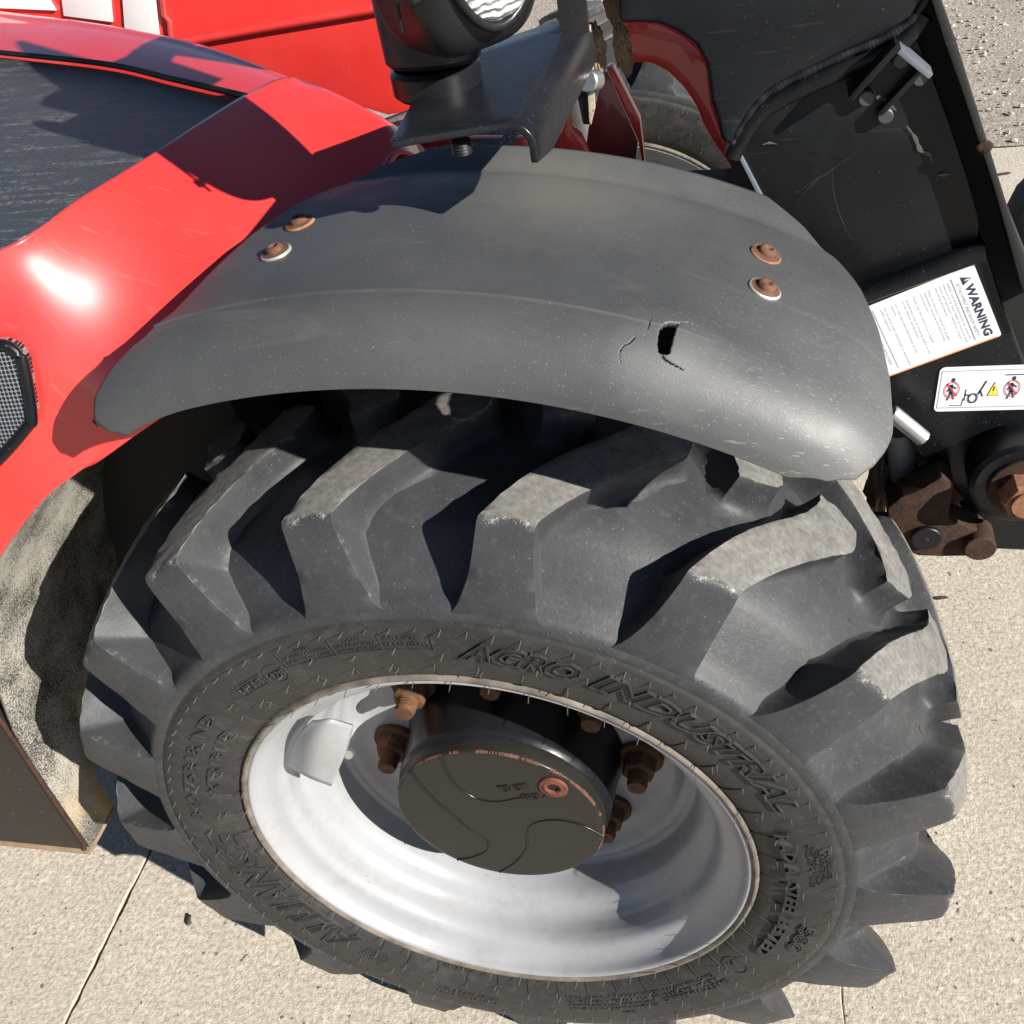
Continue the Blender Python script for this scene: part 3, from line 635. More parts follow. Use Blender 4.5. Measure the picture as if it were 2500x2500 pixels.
def project(P):
    q = (P - CAM) @ M; return q[..., 0] / q[..., 2] * F + 1250, q[..., 1] / q[..., 2] * F + 1250
# finer columns where the plastic is torn
uu = np.unique(np.concatenate([np.linspace(0, .55, 110), np.linspace(.55, .88, 330), np.linspace(.88, 1, 40)])); NU = len(uu)
vv = np.unique(np.concatenate([np.linspace(0, .42, 210), np.linspace(.42, 1, 70)])); NV = len(vv)
PY = np.interp(vv, sl, prof[:, 0]); PR = np.interp(vv, sl, prof[:, 1])
thL = np.interp(PY, yk, [109.6, 111.0, 111.8, 111.2, 109.0, 106.0, 104.6, 103.6, 102.3, 100.4, 97.8, 94.8, 90.5])
thR = np.interp(PY, yk, [61.0, 58.5, 56.9, 56.2, 55.8, 55.5, 55.1, 55.0, 55.9, 57.4, 59.6, 62.0, 65.2])
TH = np.radians(thL[None] + (thR - thL)[None] * uu[:, None])
RR = PR[None] * np.ones((NU, 1)); edge = np.degrees(TH)
RR = RR - .010 * np.clip((edge - 103) / 9, 0, 1) ** 2 - .012 * np.clip((60 - edge) / 5, 0, 1) ** 2
RR += .0013 * np.exp(-((PY[None] - .0255) / .0013) ** 2) * np.clip((edge - 66) / 9, .12, 1)
FP = np.stack([RR * np.cos(TH), PY[None] * np.ones((NU, 1)), AX + RR * np.sin(TH)], -1)
cen = (FP[1:, 1:] + FP[:-1, :-1]) / 2; X2, Y2 = project(cen)
hx = [p[0] for p in hole_poly]; cut = np.zeros(X2.shape, bool)
box = (X2 > 1490) & (X2 < 1720) & (Y2 > 760) & (Y2 < 920)
for i, j in zip(*np.nonzero(box)):
    x, y = X2[i, j], Y2[i, j]
    if inpoly(x, y, hole_poly): cut[i, j] = True; continue
    for c_, w_ in zip(cracks, wid):
        for k, ((ax, ay), (bx, by)) in enumerate(zip(c_, c_[1:])):
            d2 = (bx - ax) ** 2 + (by - ay) ** 2; t = max(0, min(1, ((x - ax) * (bx - ax) + (y - ay) * (by - ay)) / d2))
            s_ = (k + t) / (len(c_) - 1); ww = w_ * (1 - .75 * s_ if w_ > 4 else max(.25, math.sin(math.pi * min(1, max(0, .08 + .84 * s_)))))
            if math.hypot(x - ax - t * (bx - ax), y - ay - t * (by - ay)) < ww * .62: cut[i, j] = True
hc = np.array([1620., 825.]); X3, Y3 = project(FP)       # plastic bulges round the tear
dd = np.hypot(X3 - hc[0] - 25, (Y3 - hc[1])) / 60.; RR2 = .0014 * np.exp(-dd ** 2)
FP[..., 0] += RR2 * np.cos(TH); FP[..., 2] += RR2 * np.sin(TH)
Fc = [(i * NV + j, (i + 1) * NV + j, (i + 1) * NV + j + 1, i * NV + j + 1) for i in range(NU - 1) for j in range(NV - 1) if not cut[i, j]]
me = mesh('fender', FP.reshape(-1, 3), Fc, True); bm = bmesh.new(); bm.from_mesh(me)
bmesh.ops.delete(bm, geom=[v for v in bm.verts if not v.link_faces], context='VERTS')
bmesh.ops.recalc_face_normals(bm, faces=bm.faces); bm.faces.ensure_lookup_table()
f_ = bm.faces[len(bm.faces) // 2]
if f_.normal.dot(f_.calc_center_median() - Vector((0, .1, AX))) < 0: bmesh.ops.reverse_faces(bm, faces=bm.faces)
bm.to_mesh(me); bm.free()
fender = obj('fender', me, PLA, root, label='black plastic fender over the front wheel, torn and cracked near its front end')
sm = fender.modifiers.new('thickness', 'SOLIDIFY'); sm.thickness = .0042; sm.offset = -1
def fen_pt(th, y, lift=0.):
    r = float(np.interp(y, prof[:, 0], prof[:, 1])) + lift; r -= .010 * max(0, min(1, (th - 103) / 9)) ** 2
    return Vector((r * math.cos(R(th)), y, AX + r * math.sin(R(th)))), Vector((math.cos(R(th)), 0, math.sin(R(th))))
for th, y, lab in ((98.1, .137, 'rusty fender bolt with a pale washer ring'), (98.4, .093, 'rusty fender bolt with a wide washer'), (65.15, .157, 'rusty orange fender bolt'), (65.15, .107, 'rusty fender bolt on a pale washer')):
    p, n = fen_pt(th, y); n = (n + Vector((0, -.04, 0))).normalized()
    b_ = cyl('fender_bolt', p - n * .001, p + n * .0018, .0118, ZINC if y in (.107, .093) else m_rust('washer_rust', (.16, .07, .04), (.34, .2, .12)), fender, 28, bevel=.0008, label=lab)
    cyl('bolt_washer', p + n * .0016, p + n * .0026, .0105, RUST, fender, 28, r2=.0084, bevel=.0004)
    V = []
    for r_, z in ((.0070, .0020), (.0069, .0036), (.0061, .0054), (.0044, .0062), (.0028, .0063), (.0026, .0042), (.0001, .0042)): V.append((r_, z))
    q = Vector((0, 0, 1)).rotation_difference(n)
    P = [[tuple(p + q @ Vector((r_ * math.cos(t), r_ * math.sin(t), z))) for r_, z in V] for t in np.linspace(0, 2 * np.pi, 20, endpoint=False)]
    obj('bolt_head', grid_mesh('bolt_head', P, closeu=True), RUST, fender)
# fender stay under the crown
plate('fender_stay', [(-.02, .10, AX + .585), (.03, .10, AX + .585), (.03, .42, AX + .50), (-.02, .42, AX + .50)], (0, 0, -.012), BLKD, root)

# ---- red rear body beside the wheel
def b(x, y, z): return (x, y, AX + z)
ST = AX + .62
def e(x, y, z=None): return np.array(at(x * 1.294, y * 1.294, z=ST if z is None else AX + z))
r0 = [None, None, e(478, 176), e(385, 231), e(285, 296), e(150, 378), e(62, 438), e(0, 471, .617), e(-110, 512, .613), e(-260, 560, .60)]
r4 = [None, None, np.array(b(-.080, .240, .535)), np.array(b(-.095, .150, .530)), np.array(b(-.118, .085, .526)), at(215 * 1.294, 850 * 1.294, y=.050), at(150 * 1.294, 888 * 1.294, y=.036), at(60 * 1.294, 968 * 1.294, y=.018), at(-60 * 1.294, 1150 * 1.294, y=-.005), at(-120 * 1.294, 1320 * 1.294, y=-.02)]
bd_ = [0, 0, (.45, -.05, .6), (.55, -.15, .53), (.66, -.23, .57), (.6, -.23, .5), (.6, -.29, .48), (.56, -.35, .42), (.51, -.38, .35), (.4, -.5, .2)]
am_ = [0, 0, .010, .0167, .0210, .0308, .0329, .0248, .0167, .008]
G = [[tuple(p * (1 - t) + q * t + np.array(d_) * a_ * math.sin(math.pi * t) ** .8) for p, q, d_, a_ in zip(r0[2:], r4[2:], bd_[2:], am_[2:])] for t in (0, .16, .4, .7, 1)]
for row_, c0_ in zip(G, (e(560, 152, .616), e(612, 174, .613), e(662, 202, .606), e(712, 236, .595), e(748, 292, .578))): row_[:0] = [tuple(c0_ + np.array([.03, .06, -.06])), tuple(c0_)]
S_ = surf(G, 12, 12)
for _ in range(170):
    T_ = S_.copy(); T_[1:-1, 12:-1] = (S_[:-2, 12:-1] + S_[2:, 12:-1] + S_[1:-1, 11:-2] + S_[1:-1, 13:]) / 4; S_ = T_
uS, vS = project(S_)
def on_body(x, y, lift=.010):
    i = np.unravel_index(np.hypot(uS - x, vS - y).argmin(), uS.shape); d_ = CAM - S_[i]
    lift_ = np.array([.2, -1, 0]) * lift; k_ = (S_[i] + lift_)
    return at(x, y, y=k_[1])
 
me = grid_mesh('side_cover', S_); body = obj('side_cover', me, RED, root, label='glossy red moulded side cover with a rounded shoulder')
s_ = body.modifiers.new('t', 'SOLIDIFY'); s_.thickness = .005; s_.offset = 0
# step mat with uv
q_ = np.array([0, 0, -.006]); mg = [[e(-120, 85) + q_, e(0, 99) + q_, e(200, 122) + q_, e(330, 152) + q_, e(468, 182) + q_], [e(-200, 240) + q_, e(-90, 250) + q_, e(60, 262) + q_, e(190, 262) + q_, e(300, 287) + q_], [e(-320, 560) + q_, e(-200, 540) + q_, e(-100, 505) + q_, e(0, 466) + q_, e(150, 380) + q_]]
MP = surf(mg, 10, 10); me = grid_mesh('step_mat', MP); uvl = me.uv_layers.new(name='uv')
for lp in me.loops: c = me.vertices[lp.vertex_index].co; uvl.data[lp.index].uv = (c.x, c.y)
mat_o = obj('step_mat', me, MAT, root, label='scuffed dark grey pimpled rubber step mat')
# inner rail of the step and crest
cr_ = [(-120, -5), (0, 22), (160, 42), (330, 72), (450, 108), (562, 153)]
in_ = [(-120, 82), (0, 96), (190, 118), (310, 144), (400, 165), (478, 180)]
zc = [.622, .622, .622, .621, .619, .616]; zi = [.619, .619, .619, .619, .619, .619]
row_cr = [e(x, y, z) for (x, y), z in zip(cr_, zc)]; row_in = [e(x, y, z) for (x, y), z in zip(in_, zi)]
row_md = [p * .67 + q * .33 + np.array([0, 0, .004]) for p, q in zip(row_in, row_cr)]; row_m2 = [p * .3 + q * .7 + np.array([0, 0, .005]) for p, q in zip(row_in, row_cr)]
row_dn = [q + np.array([.02, .05, -.05]) for q in row_cr]
rail = obj('step_rail', grid_mesh('step_rail', surf([row_in, row_md, row_m2, row_cr, row_dn], 7, 9)), RED, root, label='raised red rail along the inner side of the step')
rs = [Vector(p) for p in crom([e(-120, 86), e(0, 99), (e(200, 121)), e(330, 150), e(466, 182)], 12)]
tube('rubber_seal', rs, .0032, BLKD, root, 8)
# vent
vm = [(-60, 655), (0, 650), (28, 662), (45, 690), (60, 785), (52, 805), (0, 865), (-60, 920)]
vent = plate('vent_mesh', [on_body(x * 1.294, y * 1.294) for x, y in vm], (0, .012, 0), None, root, .0005, 'grey honeycomb mesh behind a body vent')
vb = NB('vent_mesh_metal', .5, .2); mm = vb.map((300, 0, 300), (0, 0, 0)); vv_ = vb.vor(1, src=mm, rand=.0)
vb.col(vb.mix(vb.ramp(vv_, [(.36, 0.), (.46, 1.)]), (.010, .011, .013), (.17, .19, .21))); vb.bump(vb.ramp(vv_, [(.3, 0.), (.46, 1.)]), .8, .0015); vent.data.materials.append(vb.m)
fr = [Vector(on_body(x * 1.294, y * 1.294, .0105)) for x, y in vm]; tube('vent_frame', crom(fr, 5), .0045, BLK, root, 8)
# wheel-arch liner
ls = []
for y in np.linspace(.050, .56, 26):
    row = [(r_ * math.cos(R(t)), y, AX + r_ * math.sin(R(t))) for t, r_ in zip(np.linspace(88, 163, 40), np.linspace(.540, .548, 40))]
    row += [(-.530, y, AX + .12), (-.545, y, AX + .06), (-.55, y, AX - .03), (-.55, y, AX - .10), (-.55, y, AX - .165)]
    ls.append(row)
L_ = np.array(ls); keep = []
for i in range(25):
    for j in range(L_.shape[1] - 1):
        c = (L_[i, j] + L_[i + 1, j + 1]) / 2
        if c[2] - AX < -.09 and c[1] > .105: continue
        if c[2] - AX < -.03 and c[1] > .135: continue
        if c[2] - AX < .05 and c[1] > .26: continue
        keep.append((i * L_.shape[1] + j, (i + 1) * L_.shape[1] + j, (i + 1) * L_.shape[1] + j + 1, i * L_.shape[1] + j + 1))
me = mesh('arch_liner', L_.reshape(-1, 3), keep, True); lin = obj('arch_liner', me, LIN, root, label='dusty wheel arch liner caked with pale sand at its foot')
s_ = lin.modifiers.new('t', 'SOLIDIFY'); s_.thickness = .006; s_.offset = 1
for i_ in range(1): pass
# outer skirt plate of the chassis
SK = m_black('scratched_black_paint', (.02, .017, .014), .35, .7, .7)
plate('skirt_plate', [b(-1.1, .046, .16), b(-.552, .046, .095), b(-.552, .046, -.02), b(-.553, .046, -.150), b(-.560, .046, -.166), b(-1.1, .046, -.166)], (0, .05, 0), SK, root, .002, 'scratched black chassis skirt with a rusty edge')
tube('skirt_edge', [b(-.551, .047, .10), b(-.551, .046, .0), b(-.552, .046, -.08), b(-.552, .046, -.15), b(-.558, .047, -.166)], [.003, .0028, .0035, .003, .003], RUSTD, root, 7)
plate('skirt_flange', [b(-1.1, .044, -.1675), b(-.5505, .044, -.1675), b(-.5505, .110, -.1675), b(-1.1, .110, -.1675)], (0, 0, -.006), MUD, root, .001)
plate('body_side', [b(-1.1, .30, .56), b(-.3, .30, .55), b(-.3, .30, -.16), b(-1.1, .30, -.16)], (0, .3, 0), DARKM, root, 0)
plate('chassis_floor', [b(-.5, .40, .50), b(.30, .40, .50), b(.30, .40, -.1), b(-.5, .40, -.1)], (0, .03, 0), BLKD, root, 0)

# ---- inner red chassis wall behind the step
K = 1.294
wall = plate('chassis_wall', px([(-140, -130), (860, -180), (860, 40), (800, 205), (733, 217), (640, 190), (-140, 190)], K ** -1, y=.95), (0, .03, 0), RED, root, .0015, 'flat red upper chassis wall')
tube('chassis_fold', px([(345, 80), (500, 52), (700, 18), (850, -15)], K ** -1, y=.945), .006, RED, root, 10)
tube('chassis_hinge', px([(303, -30), (310, 28), (320, 40), (323, 72)], K ** -1, y=.945), .004, RED, root, 8)
wh = []
for pts in ([(-140, -120), (72, -120), (95, 5), (105, 20), (-140, 10)], [(100, -120), (196, -120), (212, 42), (120, 30)], [(222, -120), (280, -120), (300, 70), (236, 70)]):
    plate('white_panel', px(pts, K ** -1, y=.945), (0, .004, 0), WHITE, root, .0006, 'plain white decal panel on the chassis wall')

# ---- lamp bracket and headlight
SZ, LIP = .677, .010
def sh(x, y, z=SZ): return at(x * K, y * K, z=AX + z)
f0, f1 = sh(716, 268), sh(958, 246); bk1 = sh(1078, 42); bk0 = sh(822, 96); tipi = sh(712, 278); tipb = sh(738, 282)
fold = []
def fold_prof(a, lip_dir, lip):                  # a: top corner; quarter bend then lip
    out = []
    for t in np.linspace(0, 90, 7): out.append(np.array(a) + np.array(lip_dir) * .012 * math.sin(R(t)) + np.array([0, 0, -.012 * (1 - math.cos(R(t)))]))
    out.append(out[-1] + np.array([0, 0, -lip])); return out
xd = np.array([.96, -.27, 0.]); xd = np.array([1., 0., 0.])
rows = []
for t in np.linspace(0, 1, 12):
    f = tipb * (1 - t) + f1 * t if False else None
NEAR = [np.array(tipi), np.array(tipb), np.array(sh(850, 268)), np.array(f1)]
far_l = np.array(sh(800, 150)); far_r = np.array(bk1)
rows = []
for s_ in [0, .05, .1, .15, .2, .25, .4, .55, .7, .85, 1]:
    a = np.array(tipb) * (1 - s_) + np.array(sh(822, 128)) * s_; c = np.array(f1) * (1 - s_) + far_r * s_
    mid = [a * (1 - q) + c * q for q in np.linspace(0, 1, 8)]
    rows.append(mid + fold_prof(c, (1, 0, 0), LIP + .009 * min(1, s_ / .2))[1:])
br = obj('lamp_bracket', grid_mesh('lamp_bracket', rows), m_black('scraped_shelf_paint', (.009, .010, .013), .24, .5), root, label='bent black steel lamp shelf above the fender with scraped paint')
s_ = br.modifiers.new('t', 'SOLIDIFY'); s_.thickness = .005; s_.offset = -1
s_ = br.modifiers.new('b', 'BEVEL'); s_.width = .0012; s_.segments = 2; s_.limit_method = 'ANGLE'; s_.angle_limit = R(50)
c = sh(868, 262, SZ - .007); cyl('mounting_stud', c, c - np.array([0, 0, .010]), .0068, BLKD, root, 20, rings=4)
lampc = np.array(sh(828, 172))
cyl('lamp_stem', lampc, lampc + np.array([0, 0, .020]), .0315, HOUS, root, 40, bevel=.003)
stem = cyl('lamp_socket', lampc + np.array([0, 0, .019]), lampc + np.array([.004, .030, .22]), .033, HOUS, root, 40, r2=.050, bevel=.003)
# housing: rounded box as superellipsoid, faces +X (the driving direction)
def housing(c, ax, ay, az, e=.45, rotz=0., name='headlight', mat=HOUS):
    P = []
    sg = lambda v, p: math.copysign(abs(v) ** p, v)
    for u in np.linspace(-math.pi / 2, math.pi / 2, 33):
        row = []
        for v in np.linspace(-math.pi, math.pi, 64, endpoint=False):
            x = ax * sg(math.cos(u), e) * sg(math.cos(v), e); y = ay * sg(math.cos(u), e) * sg(math.sin(v), e); z = az * sg(math.sin(u), e)
            k_ = 1 - .12 * max(0, -z / az); row.append((c[0] + (x * math.cos(rotz) - y * math.sin(rotz)) * k_, c[1] + (x * math.sin(rotz) + y * math.cos(rotz)) * k_, c[2] + z))
        P.append(row)
    return obj(name, grid_mesh(name, P, closev=True), mat, root)
hc_ = np.array([.064, .134, AX + .800])
hl = housing(hc_, .044, .052, .085, .5, -.7); hl['label'] = 'black plastic headlight housing with an oval clear lens'
hr = -.7; fx = np.array([math.cos(hr), math.sin(hr), 0]); fy = np.array([-math.sin(hr), math.cos(hr), 0])
hl2 = hl
def lens_disc(name, c, nrm, u, a, bb, depth, mat, n=40):
    P = []
    for r_, d in ((1.0, 0), (.97, .35), (.85, .7), (.6, .92), (.3, .99), (.001, 1.)):
        P.append([tuple(c + u * a * r_ * math.copysign(abs(math.cos(t)) ** .8, math.cos(t)) + np.array([0, 0, 1.]) * bb * r_ * math.copysign(abs(math.sin(t)) ** .8, math.sin(t)) + nrm * depth * d) for t in np.linspace(0, 2 * np.pi, n, endpoint=False)])
    return obj(name, grid_mesh(name, P, closev=True), mat, hl)
lb = NB('lamp_lens', .12, .0, .8, 1.); ww = lb.n.new('ShaderNodeTexWave'); ww.inputs['Scale'].default_value = 70; ww.inputs['Distortion'].default_value = 6; ww.inputs['Detail'].default_value = 3
ww.bands_direction = 'Z'; lb.link(lb.co, ww.inputs['Vector']); lb.col(lb.mix(lb.ramp(ww.outputs['Fac'], [(.2, 0.), (.8, 1.)]), (.42, .43, .42), (.85, .86, .84))); lb.bump(ww.outputs['Fac'], .8, .002)
lens_disc('lamp_lens', hc_ + fx * .0405, fx, fy, .035, .064, .010, lb.m)
tube('lens_bezel', [hc_ + fx * .0415 + fy * .037 * math.cos(t) + np.array([0, 0, .067 * math.sin(t)]) for t in np.linspace(0, 2 * math.pi, 33)], .0035, HOUS, hl, 8)
tube('housing_seam', [hc_ + fx * .012 + fy * (-.0525) * 1.0 + np.array([0, 0, z]) for z in np.linspace(.06, -.06, 8)], .0014, BLK, hl, 6)
ind = housing(hc_ + fx * -.026 - fy * .046 + np.array([0, 0, .045]), .018, .010, .050, .8, -.7, 'indicator_lens', m_simple('smoked_red_lens', (.35, .05, .06), .1, var=.1, coat=1.)); ind.parent = hl
cyl('housing_screw', hc_ + fx * .027 - fy * .046 + np.array([0, 0, -.040]), hc_ + fx * .028 - fy * .0535 + np.array([0, 0, -.040]), .0042, BLKD, hl, 14)
# unseen hoop and plate, added to cast shadows on the step and cover
sdir = np.array([math.cos(R(SUN_EL)) * math.cos(R(SUN_AZ)), math.cos(R(SUN_EL)) * math.sin(R(SUN_AZ)), math.sin(R(SUN_EL))])
hp = [np.array([-.02 + .012 * math.cos(t) , .335 + .085 * math.cos(t), AX + .765 + .085 * math.sin(t)]) for t in np.linspace(-.2, math.pi + .2, 30)]
tube('shadow_hoop', hp, .018, HOUS, root, 12)
mq = [(x * 1.294, y * 1.294) for x, y in ((0, 122), (120, 155), (165, 163), (215, 150), (355, 200), (285, 236), (300, 252), (262, 250), (205, 270), (130, 235), (40, 165))]
mp = [at(x, y, z=AX + .590) for x, y in mq]; mp = [q + sdir * ((.03 - q[0]) / sdir[0]) for q in mp]  # outline run back along the sun from the shadow it should throw
plate('shadow_plate', mp, (.012, 0, 0), HOUS, root, .002)
# upright at the back of the shelf, its hinge plate, bolt and mud
up0 = sh(1062, 95); up1 = sh(1108, 60)
plate('bracket_upright', [sh(1058, 78), sh(1110, 62), sh(1110, 62) + np.array([0, 0, .25]), sh(1058, 78) + np.array([0, 0, .25])], (.0, .008, 0), BLK, root, .001)
H = lambda pts, y, k=3.22: px(pts, k, 1300, 0, y=y)
plate('hinge_plate', H([(365, 205), (455, 200), (475, 440), (490, 850), (455, 985), (395, 980), (350, 760), (400, 540)], .30), (0, .010, 0), BLKD, root, .0015, 'black hinge plate with mud and rust along its worn edge')
plate('hinge_edge', H([(455, 200), (475, 440), (492, 850), (460, 985), (446, 960), (432, 700), (402, 500), (375, 205)], .297), (0, .003, 0), m_rust('pale_rust', (.3, .25, .18), (.5, .45, .36)), root, .0005)
cyl('hinge_bolt', at(1300 + 430 / 3.22, 640 / 3.22, y=.285), at(1300 + 495 / 3.22, 630 / 3.22, y=.30), .0085, STEEL, root, 24)
def blob(name, c, r, mat, n=14, amp=.35, sc=(1, 1, 1), seed=1):
    q = random.Random(seed); ph = [q.uniform(0, 6.28) for _ in range(6)]; P = []
    for u in np.linspace(-math.pi / 2, math.pi / 2, n):
        P.append([tuple(c[i] + r * sc[i] * d[i] * (1 + amp * (.5 * math.sin(7 * v + ph[0] + 3 * u) + .5 * math.sin(5 * u + ph[1]) * math.sin(4 * v + ph[2]))) for i in range(3)) for v in np.linspace(0, 2 * np.pi, 2 * n, endpoint=False) for d in [(math.cos(u) * math.cos(v), math.cos(u) * math.sin(v), math.sin(u))]])
    return obj(name, grid_mesh(name, P, closev=True), mat, root)
for i, (x, y, r) in enumerate(((490, 300, .010), (495, 360, .013), (500, 420, .013), (505, 480, .012), (505, 545, .010), (635, 30, .012), (650, 80, .010), (700, 330, .012), (710, 400, .012), (735, 470, .010), (745, 520, .007))):
    blob('dried_mud', at(1300 + x / 3.22, y / 3.22, y=.32 if x < 600 else .36), r * .62, MUD, amp=.6, seed=i, sc=(.8, .5, 1.5))
# red gusset and guards seen under the boom
plate('red_gusset', H([(560, 575), (590, 560), (690, 790), (830, 1110), (805, 1330), (400, 1330), (440, 1000), (500, 800)], .50), (.0, .006, 0), m_red('shaded_red_paint', (.30, .055, .055)), root, .001, 'red gusset plate with its shade in the colour')  # greyer, darker red puts shade and reflection into the face colour
plate('gusset_edge', H([(580, 535), (630, 522), (845, 940), (893, 1340), (872, 1340), (832, 1110), (690, 790)], .49), (0, .012, 0), RED, root, .001)
plate('red_guard', H([(60, 1215), (230, 1040), (290, 890), (305, 1010), (380, 1080), (465, 1260), (400, 1330), (80, 1330)], .44), (0, .012, 0), RED, root, .002)
plate('red_cross_plate', px([(738, 268), (860, 262), (1000, 262), (1000, 330), (745, 330)], K ** -1, y=.42), (0, .01, 0), RED, root, .001)
tube('cross_plate_fold', px([(740, 288), (850, 278), (880, 276)], K ** -1, y=.418), .0025, RED, root, 8)
cyl('boom_ram', at(1300 + 390 / 3.22, 1080 / 3.22, y=.60), at(1300 + 330 / 3.22, 700 / 3.22, y=.60), .022, STEEL, root, 24)
plate('dark_bulkhead', H([(120, -200), (760, -200), (760, 1400), (-600, 1400), (-600, 880), (120, 600)], .62), (0, .02, 0), DARKM, root, 0) if False else None
ro = [(1505, 50), (1560, 48), (1612, 54), (1667, 82), (1710, 115), (1732, 163), (1741, 250), (1760, 305), (1780, 350), (1850, 470), (1835, 480), (1762, 376), (1740, 345), (1715, 300), (1700, 260), (1670, 215), (1630, 175), (1590, 155), (1545, 153), (1505, 160)]
plate('red_arch', px(ro, y=.44), (0, .05, 0), RED, root, .004, 'dark red painted arch seen inside the boom opening', 3)

# ---- black boom
Bp = lambda pts, y: px(pts, 2.415, 1700, 0, y=y)
opening = [(1514, 59), (1560, 56), (1610, 59), (1657, 81), (1700, 112), (1725, 161), (1735, 248), (1753, 300)]
up = [(1500, -60)] + opening + [(1760, 345), (1786, 353), (1800, 318), (1838, 258), (1880, 218), (1960, 175), (2070, 125), (2150, 92), (2222, 45), (2262, -10), (2262, -160), (1500, -160)]
casting = plate('boom_casting', px(up, y=.285), (0, .07, 0), m_black('rough_black_paint', (.0065, .0080, .0105), .42, .35, 1.2), root, .006, 'thick black boom casting with a rough speckled surface', 3)
# weld bead between casting and plate
wb = crom(px([(1786, 350), (1800, 322), (1838, 262), (1880, 222), (1960, 179), (2070, 129), (2150, 96), (2222, 49), (2262, -6)], y=.2898), 22)
tube('weld_bead', wb, [(.0036 + .0002 * math.sin(i * 2.3) + .0004 * math.sin(i * .37)) for i in range(len(wb))], m_black('weld_black', (.008, .009, .012), .4, .3), root, 10)
tube('weld_shoulder', [p + np.array([0, .004, -.012]) for p in wb], .0075, BLK, root, 10)
p1 = [(1790, 345), (1838, 262), (1960, 175), (2150, 90), (2226, 46), (2238, 95), (2280, 199), (2321, 310), (2362, 435), (2386, 520), (2391, 552), (2388, 576), (2376, 596), (2200, 670), (2060, 720), (1876, 524)]
main = plate('boom_plate', px(p1, y=.300), (0, .03, 0), BLK, root, .002, 'scratched black boom side plate')
bv = px([(1786, 347), (1798, 352), (1890, 530), (1874, 526)], y=.298); plate('plate_bevel', [bv[0] + np.array([0, -.002, 0]), bv[1] + np.array([0, -.002, 0]), bv[2] + np.array([0, -.002, 0]), bv[3] + np.array([0, -.002, 0])], (0, .012, 0), m_simple('painted_sky_sheen', (.16, .19, .23), .35, .3), root, .001)  # pale blue colour stands in for sky reflected on the bevel
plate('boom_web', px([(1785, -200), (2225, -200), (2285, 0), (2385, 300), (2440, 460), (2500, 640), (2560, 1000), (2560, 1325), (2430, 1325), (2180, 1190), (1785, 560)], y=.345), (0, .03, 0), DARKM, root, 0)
st = [(2274, 0), (2309, 109), (2352, 232), (2396, 366), (2425, 453), (2461, 580), (2490, 690), (2530, 800)]; sr = [(2299, 0), (2334, 98), (2363, 192), (2414, 355), (2454, 486), (2486, 580), (2514, 650), (2570, 790)]
edge_pts = px([(2240, -110)] + st + sr[::-1] + [(2268, -110)], y=.280)
plate('boom_flange', edge_pts, (0, .10, 0), m_black('flange_black', (.022, .022, .022), .45, .9), root, .0015, 'narrow black boom flange with a chipped rusty spot')
blob('rust_spot', at(2203 + 556 / 2.76, 990 / 2.76, y=.2795), .0050, RUSTD, 10, .2, (1.2, .12, .9), 5)
p2 = [(2060, 745), (2089, 704), (2197, 667), (2379, 601), (2400, 600), (2410, 616), (2452, 755), (2506, 900), (2600, 1100), (2600, 1345), (2419, 1342), (2380, 1300), (2300, 1165), (2235, 1105), (2190, 1030), (2150, 900)]
low = plate('lower_boom_plate', px(p2, y=.292), (0, .035, 0), BLK, root, .003, 'black lower boom plate carrying two white decals', 3)
tube('plate_ridge', px([(2085, 730), (2197, 688), (2379, 622), (2404, 618)], y=.2905), .008, BLK, root, 10)
GLINT = m_simple('painted_sun_glint', (.22, .24, .28), .3, .5)  # pale colour stands in for sun glinting on glossy black paint
# handle box with four studs
hb = [(1208, 285), (1400, 440), (1110, 745), (925, 600)]
hw = Bp(hb, .270); hc4 = sum(hw) / 4
for i in range(3):
    a, c = hw[i], hw[(i + 1) % 4]
    if i == 1: pass
    d = (c - a); n_ = np.array([d[2], 0, -d[0]]); n_ = n_ / np.linalg.norm(n_) * .0045
    h_ = .032
    if i == 2: continue
    if i == 1: a = a + np.array([0, .020, 0]); c = c + np.array([0, .020, 0]); h_ = .011
    plate('guard_wall', [a, c, c + n_, a + n_], (0, h_, 0), GLINT if i == 0 else BLKG, root, .0012)
plate('guard_wall', [hw[3], hw[0], hw[0] + np.array([-.004, 0, .003]), hw[3] + np.array([-.004, 0, .003])], (0, .032, 0), BLKG, root, .0012)
for x, y in ((1208, 360), (1320, 465), (1003, 585), (1115, 690)):
    p = Bp([(x, y)], .291)[0]; cyl('stud', p + np.array([0, .012, 0]), p, .0060, m_simple('stud_grey', (.07, .07, .073), .5, .3), root, 18)
# drips and scratches of pale grease
def smear(pts, y, wd, par=root):
    P = [np.array(q) for q in crom(Bp(pts, y), 5)]; V = []
    for i, p in enumerate(P):
        t = P[min(i + 1, len(P) - 1)] - P[max(i - 1, 0)]; n_ = np.array([t[2], 0, -t[0]]); n_ /= np.linalg.norm(n_) + 1e-9; k_ = wd * (.4 + .6 * abs(math.sin(i * .7 + 1))) * (.15 + .85 * math.sin(math.pi * min(1, max(0, i / (len(P) - 1))))) * .8
        V.append([tuple(p - n_ * k_), tuple(p + n_ * k_ + np.array([0, 0, 0]))])
    obj('grease_smear', grid_mesh('grease_smear', V), CHALK, par)
smear([(1025, 500), (1070, 570), (1130, 600), (1180, 655)], .2985, .0022); smear([(1240, 740), (1290, 810), (1320, 880), (1375, 915), (1388, 960)], .2985, .0026)
smear([(390, 855), (430, 842), (478, 850)], .2985, .0016); smear([(1420, 1035), (1460, 1030), (1502, 1028)], .2985, .0022)
for pts in ([(590, 1200), (680, 1090), (800, 1000), (960, 885)], [(800, 960), (810, 1130), (860, 1300), (930, 1430)], [(600, 1130), (700, 1060), (740, 1030)]): smear(pts, .2985, .00016)
